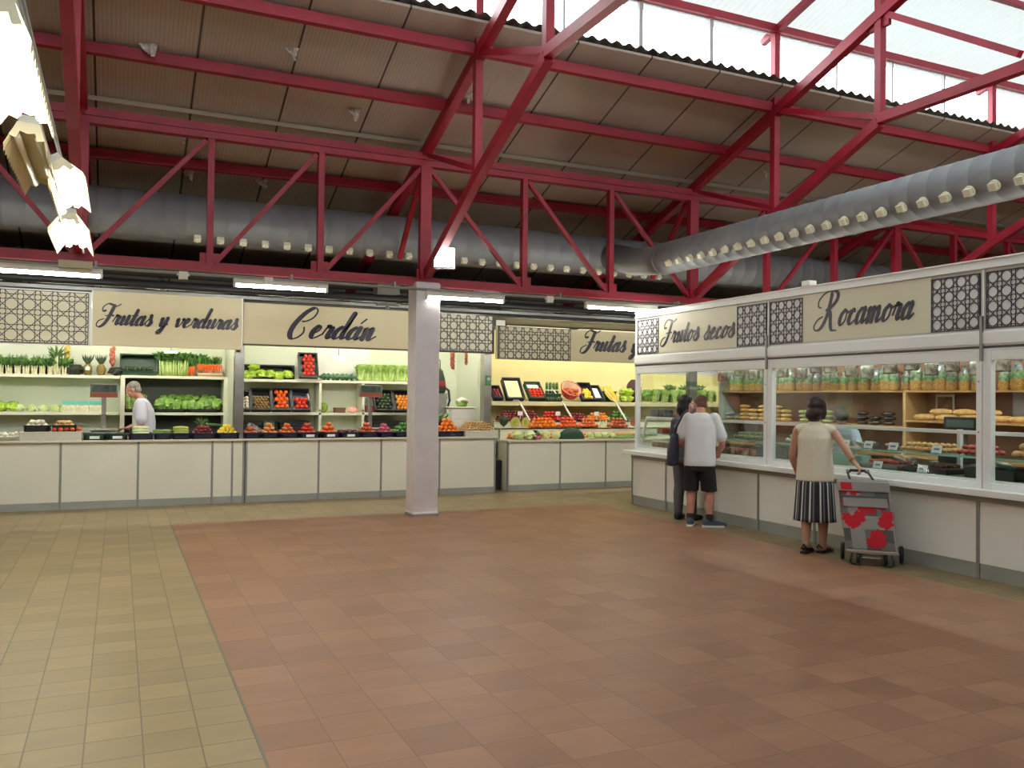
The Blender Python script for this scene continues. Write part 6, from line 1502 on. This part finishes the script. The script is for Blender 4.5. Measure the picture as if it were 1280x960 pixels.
MB().lathe([(.029,-.012),(.033,-.012),(.033,.012),(.029,.012)],14).build('wrist_watch', mat('watch_strap', c(150,120,70), .3, metal=.6), P3, smooth=True, loc=(WR - (WR - V(.305,-.10,1.085)).normalized()*.03), rot=((WR - V(.305,-.10,1.085)).to_track_quat('Z','Y').to_euler()))

# --- shopping trolley
HP = Matrix.Rotation(-.90,4,'Z') @ (WR + V(.62,-.05,-.62).normalized()*.085 + V(-.02,-.01,-.022)) + V(6.56,6.74,0)
TX, TY, TR = 6.62, 6.055, math.radians(-47)
T = thing('shopping_trolley', 'four-wheeled shopping trolley of grey patchwork cloth with red flowers', 'trolley', (TX, TY, 0), TR)
LEAN = -.13
def lean(v): return Vector((v[0] + LEAN*max(0, v[2]-.14), v[1], v[2]))
w2, d2, z0, z1 = .225, .13, .15, .77
# bag: front face printed in patches
nx, nz = 30, 44; vs = []; fs = []; mi = []
def printed(u, v):
    flowers = ((.30,.93,.16),(.12,.92,.12),(.80,.71,.15),(.12,.72,.10),(.58,.63,.13),(.44,.62,.12),(.20,.42,.17),(.34,.50,.15),(.10,.48,.12),(.90,.52,.15),(.84,.43,.17),(.66,.22,.17),(.56,.12,.16),(.70,.12,.12))
    for fx, fy, fr in flowers:
        dx, dy = (u-fx)*.45, (v-fy)*.65; a = math.atan2(dy, dx); r = math.hypot(dx, dy)
        if r < fr*.45*(.86+.09*math.cos(5*a+fx*9)+.06*math.cos(9*a+fy*20)): return 3
    cell = (int(u*3.6+.5), int(v*5.0+.4)); k = (cell[0]*7+cell[1]*5+(cell[0]*cell[1])) % 3
    return k
pts = [(-w2,-d2),(w2,-d2),(w2,d2),(-w2,d2)]
mb = MB()
def face_grid(p, q, n, m, f):
    b = len(mb.v)
    for j in range(m+1):
        z = z0 + (z1-z0)*j/m; bul = .014*math.sin(PI*j/m)
        for i in range(n+1):
            t = i/n; x = p[0]+(q[0]-p[0])*t; y = p[1]+(q[1]-p[1])*t; nn = Vector((q[1]-p[1], -(q[0]-p[0]), 0)).normalized()*bul*math.sin(PI*t)
            mb.v.append(tuple(lean((x+nn.x, y+nn.y, z))))
    for j in range(m):
        for i in range(n): mb.f.append((b+j*(n+1)+i, b+j*(n+1)+i+1, b+(j+1)*(n+1)+i+1, b+(j+1)*(n+1)+i)); mb.m.append(f((i+.5)/n, (j+.5)/m))
face_grid(pts[0], pts[1], 60, 88, printed); face_grid(pts[1], pts[2], 10, 14, lambda u, v: int(v*4) % 2); face_grid(pts[2], pts[3], 10, 14, lambda u, v: 0); face_grid(pts[3], pts[0], 12, 20, lambda u, v: 3 if abs(v-.9) < .07 else int(v*4) % 2)
b = len(mb.v); mb.v += [tuple(lean((x,y,z0))) for x,y in pts]; mb.f.append((b+3,b+2,b+1,b)); mb.m.append(0)
CL = [mat('cloth_grey', c(122,122,120), .85), mat('cloth_grey_light', c(158,158,156), .85), mat('cloth_grey_dark', c(96,96,96), .85), mat('cloth_red', c(206,36,54), .8)]
mb.build('bag', CL, T, smooth=False)
fl_ = MB(); 
def quad_box(x0,x1,y0,y1,za,zb,mi=0):
    P_ = [lean(p) for p in ((x0,y0,za),(x1,y0,za),(x1,y1,za),(x0,y1,za),(x0,y0,zb),(x1,y0,zb),(x1,y1,zb),(x0,y1,zb))]
    fl_.add(P_, [(0,3,2,1),(4,5,6,7),(0,1,5,4),(1,2,6,5),(2,3,7,6),(3,0,4,7)], mi)
quad_box(-w2-.006,w2+.006,-d2-.012,d2+.006,.77,.792,0); quad_box(-w2-.006,w2+.006,-d2-.018,-d2-.006,.705,.792,1); quad_box(-.20,-.10,-d2-.020,-d2-.017,.715,.785,2); quad_box(-.05,.19,-d2-.020,-d2-.017,.715,.785,3)
fl_.build('flap', [CL[0], CL[1], CL[3], CL[1]], T)
pk = MB(); fl_ = pk; quad_box(-w2+.03,w2-.03,-d2-.028,-d2-.008,.56,.66,0); quad_box(-w2+.025,w2-.025,-d2-.032,-d2-.006,.645,.665,1); pk.build('pocket', [CL[1], CL[2]], T)
lh = T.matrix_basis.inverted() if False else (Matrix.Rotation(-TR,4,'Z') @ (HP - V(TX,TY,0)))
hf = MB()
for s in (-1, 1): hf.tube([lean((s*.11,d2-.005,.16)), lean((s*.11,d2-.005,.77)), (lh.x+s*.095, d2*.4+lh.y*.6, .86), (lh.x+s*.085, lh.y, lh.z-.02), (lh.x+s*.06, lh.y, lh.z)], .011, 8)
hf.build('frame_tube', mat('tube_dark', c(60,62,62), .4, metal=.5), T, smooth=True)
MB().cyl((lh.x-.075, lh.y, lh.z), (lh.x+.075, lh.y, lh.z), .014, n=12).build('handle_grip', BLACK, T, smooth=True)
for s in (-1, 1): MB().cyl((lh.x+s*.093, d2*.4+lh.y*.6, .862), (lh.x+s*.096, d2*.4+lh.y*.6, .885), .014, n=10).build('clip', STEEL, T)
MB().box(-w2,w2,-d2-.03,d2,.125,.14).box(-w2-.005,w2+.005,-d2-.045,-d2-.03,.12,.15).build('base_plate', STEEL, T, bevel=.004)
sf = MB()
for s in (-1, 1): sf.tube([(s*.17,-d2-.03,.13),(s*.19,-d2-.04,.03),(s*.17,-d2-.03,.016),(s*.10,-d2-.03,.016),(s*.09,-d2-.03,.13)], .011, 8)
sf.build('front_stand', BLACK, T, smooth=True)
MB().cyl((-.25,d2-.01,.085),(.25,d2-.01,.085),.009,n=8).cyl((-.12,-d2+.04,.07),(.12,-d2+.04,.07),.009,n=8).build('axle', STEEL, T)
for x, y, r in ((-.265,d2-.01,.085),(.265,d2-.01,.085),(-.12,-d2+.04,.07),(.12,-d2+.04,.07)):
    wv = MB(); n = 24
    for k in range(n):
        a0, a1 = 2*PI*k/n, 2*PI*(k+1)/n
        pr = [(-.012,r*.72),(-.018,r*.9),(-.010,r),(.010,r),(.018,r*.9),(.012,r*.72)]
        wv.add([(x+px, y+rr*math.cos(a), r+rr*math.sin(a)) for a in (a0,a1) for px, rr in pr], [(i,i+1,i+7,i+6) for i in range(5)]+[(5,0,6,11)])
    w_ = wv.build('wheel', BLACK, T, smooth=True)
    hbm = MB().cyl((x-.016,y,r),(x+.016,y,r),r*.25,n=14)
    for k in range(5): a = 2*PI*k/5; hbm.beam((x,y,r),(x,y+r*.75*math.cos(a),r+r*.75*math.sin(a)),.014,.012,up=(1,0,0))
    hbm.build('hub', mat('hub_grey', c(84,84,86), .5), w_)

# --- vendor in the first fruit stall, side on
P4 = thing('person', 'grey haired vendor in pale shirt and apron leaning over the fruit crates', 'person', (.36, 13.66, 0), 1.45)
hd = V(0,.17,1.615); HR = rotm(-.45,0,0)
b = MB(); head(b, hd, HR)
b.cap((0,.05,1.46), (0,.12,1.56), .058, .055)
b.loft([(0,0,.90,.16,.115),(0,0,1.0,.17,.125),(0,0,1.15,.168,.13),(0,.02,1.33,.185,.125),(0,.04,1.45,.13,.085),(0,.05,1.48,.065,.055)])
hips = [(-.095,-.02,.90),(.095,-.02,.90)]; knees = [(-.10,.0,.48),(.10,.02,.48)]; ank = [(-.10,-.02,.08),(.10,-.0,.08)]
legs(b, hips, knees, ank)
arm(b, (-.205,.03,1.40), (-.255,.01,1.14), (-.215,.12,.985), .05, .043, .03); arm(b, (.205,.03,1.40), (.25,.06,1.14), (.18,.24,1.05), .05, .043, .03)
hand(b, (-.215,.12,.985), (.1,.6,-.35), (.3,-.2,-.8), (.9,.3,.2), .5); hand(b, (.18,.24,1.05), (-.1,.8,-.1), (-.3,-.2,-.8), (-.9,.3,.2), .4)
objm('body', remesh(b, 'body', SKINR, .0068, 3), P4); face_bits(P4, hd, HR)
hb = MB(); hb.ell(hd + HR @ V(0,-.03,.036), (.080,.092,.082), 16, 12, nz=.06, nf=5, rot=HR.to_euler()); hb.ell(hd + HR @ V(0,-.06,-.03), (.074,.055,.055), 12, 8, rot=HR.to_euler())
objm('hair', remesh(hb, 'hair', HAIRG, .007, 2), P4)
sh = MB(); sh.loft([(0,0,.86,.182,.140),(0,0,1.0,.190,.148),(0,0,1.15,.188,.150),(0,.02,1.32,.208,.145),(0,.035,1.42,.17,.11),(0,.045,1.475,.085,.075),(0,.05,1.495,.072,.07)], 28)
for s in (-1,1): sh.cap((s*.17,.03,1.40), (s*.25,.022,1.19), .086, .082)
objm('shirt', remesh(sh, 'shirt', mat('shirt_lilac', c(206,204,222), .75, bump=.3, bscale=10), .010, 3), P4)
ap = MB(); ap.loft([(0,.03,.55,.19,.145),(0,.02,.80,.188,.146),(0,.012,1.0,.188,.155),(0,.014,1.15,.165,.155),(0,.03,1.34,.12,.138)], 26)
objm('apron', remesh(ap, 'apron', mat('apron_cream', c(226,220,200), .8), .010, 2), P4)
tr = MB(); tr.loft([(0,-.01,.94,.165,.12),(0,-.02,.84,.175,.128),(0,-.01,.78,.17,.115)], 22)
for h, k, a in zip(hips, knees, ank): tr.cap((h[0],h[1],.84), k, .095, .074); tr.cap(k, (a[0],a[1],.11), .080, .064)
objm('trousers', remesh(tr, 'trousers', mat('trousers_blue', c(120,130,150), .8), .010, 3), P4)
for a, ang in zip(ank, (-.1,.1)):
    m_ = MB(); shoe(m_, a, ang); objm('shoe', remesh(m_, 'shoe', BLACK, .007, 2), P4)

# --- stall-keeper behind the showcase
P5 = thing('person', 'black haired stall-keeper in pale blue bent down behind the glass showcase', 'person', (8.30, 8.0, 0), 2.15)
P5.location = (8.24, 8.0, 0)
hd = V(-.02,.16,1.36); HR = rotm(-.95,0,.2)
b = MB(); head(b, hd, HR, .96)
b.cap((0,.06,1.24), (-.01,.12,1.31), .048, .046)
b.loft([(0,-.08,.84,.15,.10),(0,-.06,.95,.14,.1),(0,-.02,1.05,.14,.10),(0,.04,1.16,.155,.10),(0,.06,1.23,.11,.08),(0,.06,1.26,.05,.05)])
hips = [(-.085,-.08,.84),(.085,-.08,.84)]; knees = [(-.09,-.03,.45),(.09,-.03,.45)]; ank = [(-.09,-.06,.07),(.09,-.06,.07)]
legs(b, hips, knees, ank, .08, .052, .038)
arm(b, (-.165,.05,1.17), (-.215,.13,.98), (-.13,.22,.99), .038, .033, .023); arm(b, (.165,.05,1.17), (.215,.13,.98), (.13,.22,.99), .038, .033, .023)
hand(b, (-.13,.22,.99), (.3,.9,0), (.1,-.1,-1), (1,-.2,0), .4); hand(b, (.13,.22,.99), (-.3,.9,0), (-.1,-.1,-1), (-1,-.2,0), .4)
objm('body', remesh(b, 'body', SKIN, .0072, 3), P5); face_bits(P5, hd, HR, .96)
hb = MB(); hb.ell(hd + HR @ V(0,-.022,.04), (.088,.102,.085), 16, 12, nz=.08, nf=4, rot=HR.to_euler()); hb.ell(hd + HR @ V(0,-.07,-.03), (.085,.06,.075), 12, 8, rot=HR.to_euler())
objm('hair', remesh(hb, 'hair', HAIRB, .008, 2), P5)
bl = MB(); bl.loft([(0,-.08,.80,.168,.12),(0,-.065,.95,.158,.118),(0,-.02,1.05,.158,.118),(0,.035,1.15,.172,.12),(0,.055,1.215,.13,.095),(0,.06,1.25,.07,.065)], 26)
for s in (-1,1): bl.cap((s*.15,.05,1.165), (s*.205,.10,1.03), .062, .056)
objm('blouse', remesh(bl, 'blouse', mat('blouse_blue', c(186,206,222), .75, bump=.3, bscale=10), .010, 3), P5)
jn = MB(); jn.loft([(0,-.08,.88,.152,.108),(0,-.085,.78,.165,.118),(0,-.08,.73,.16,.105)], 22)
for h, k, a in zip(hips, knees, ank): jn.cap((h[0],h[1],.79), k, .094, .074); jn.cap(k, (a[0],a[1],.10), .076, .056)
objm('trousers', remesh(jn, 'trousers', mat('trousers_dark', c(60,62,70), .8), .010, 3), P5)
for a, ang in zip(ank, (-.1,.1)):
    m_ = MB(); shoe(m_, a, ang, .24); objm('shoe', remesh(m_, 'shoe', BLACK, .007, 2), P5)

# ------------------------------------------------------------------ world, camera, colour management
w = bpy.data.worlds.new('sky'); SC.world = w; w.use_nodes = True
bg = w.node_tree.nodes['Background']; bg.inputs['Color'].default_value = (.91,.98,.97,1); bg.inputs['Strength'].default_value = SKY
cam = bpy.data.cameras.new('camera'); co = bpy.data.objects.new('camera', cam); COL.objects.link(co)
cam.sensor_width = 36; cam.lens = 30.08; cam.clip_start = .05; cam.clip_end = 200
yaw, pit, rol = map(math.radians, (-24.703, .916, -.637))
B0 = Matrix(((1,0,0),(0,0,-1),(0,1,0)))
Mx = Matrix.Rotation(yaw,3,'Z') @ Matrix.Rotation(pit,3,'X') @ Matrix.Rotation(rol,3,'Y') @ B0
co.matrix_world = Matrix.Translation((0,0,1.56)) @ Mx.to_4x4()
SC.camera = co
SC.view_settings.view_transform = 'Standard'; SC.view_settings.look = 'None'; SC.view_settings.gamma = 1; SC.view_settings.use_curve_mapping = False
SC.view_settings.exposure = EXPO
cy = SC.cycles
cy.use_denoising = True
try: cy.denoiser = 'OPENIMAGEDENOISE'
except Exception: pass
cy.max_bounces = 10; cy.diffuse_bounces = 5; cy.glossy_bounces = 4; cy.transparent_max_bounces = 16; cy.transmission_bounces = 6
cy.sample_clamp_indirect = 8; cy.caustics_reflective = False; cy.caustics_refractive = False
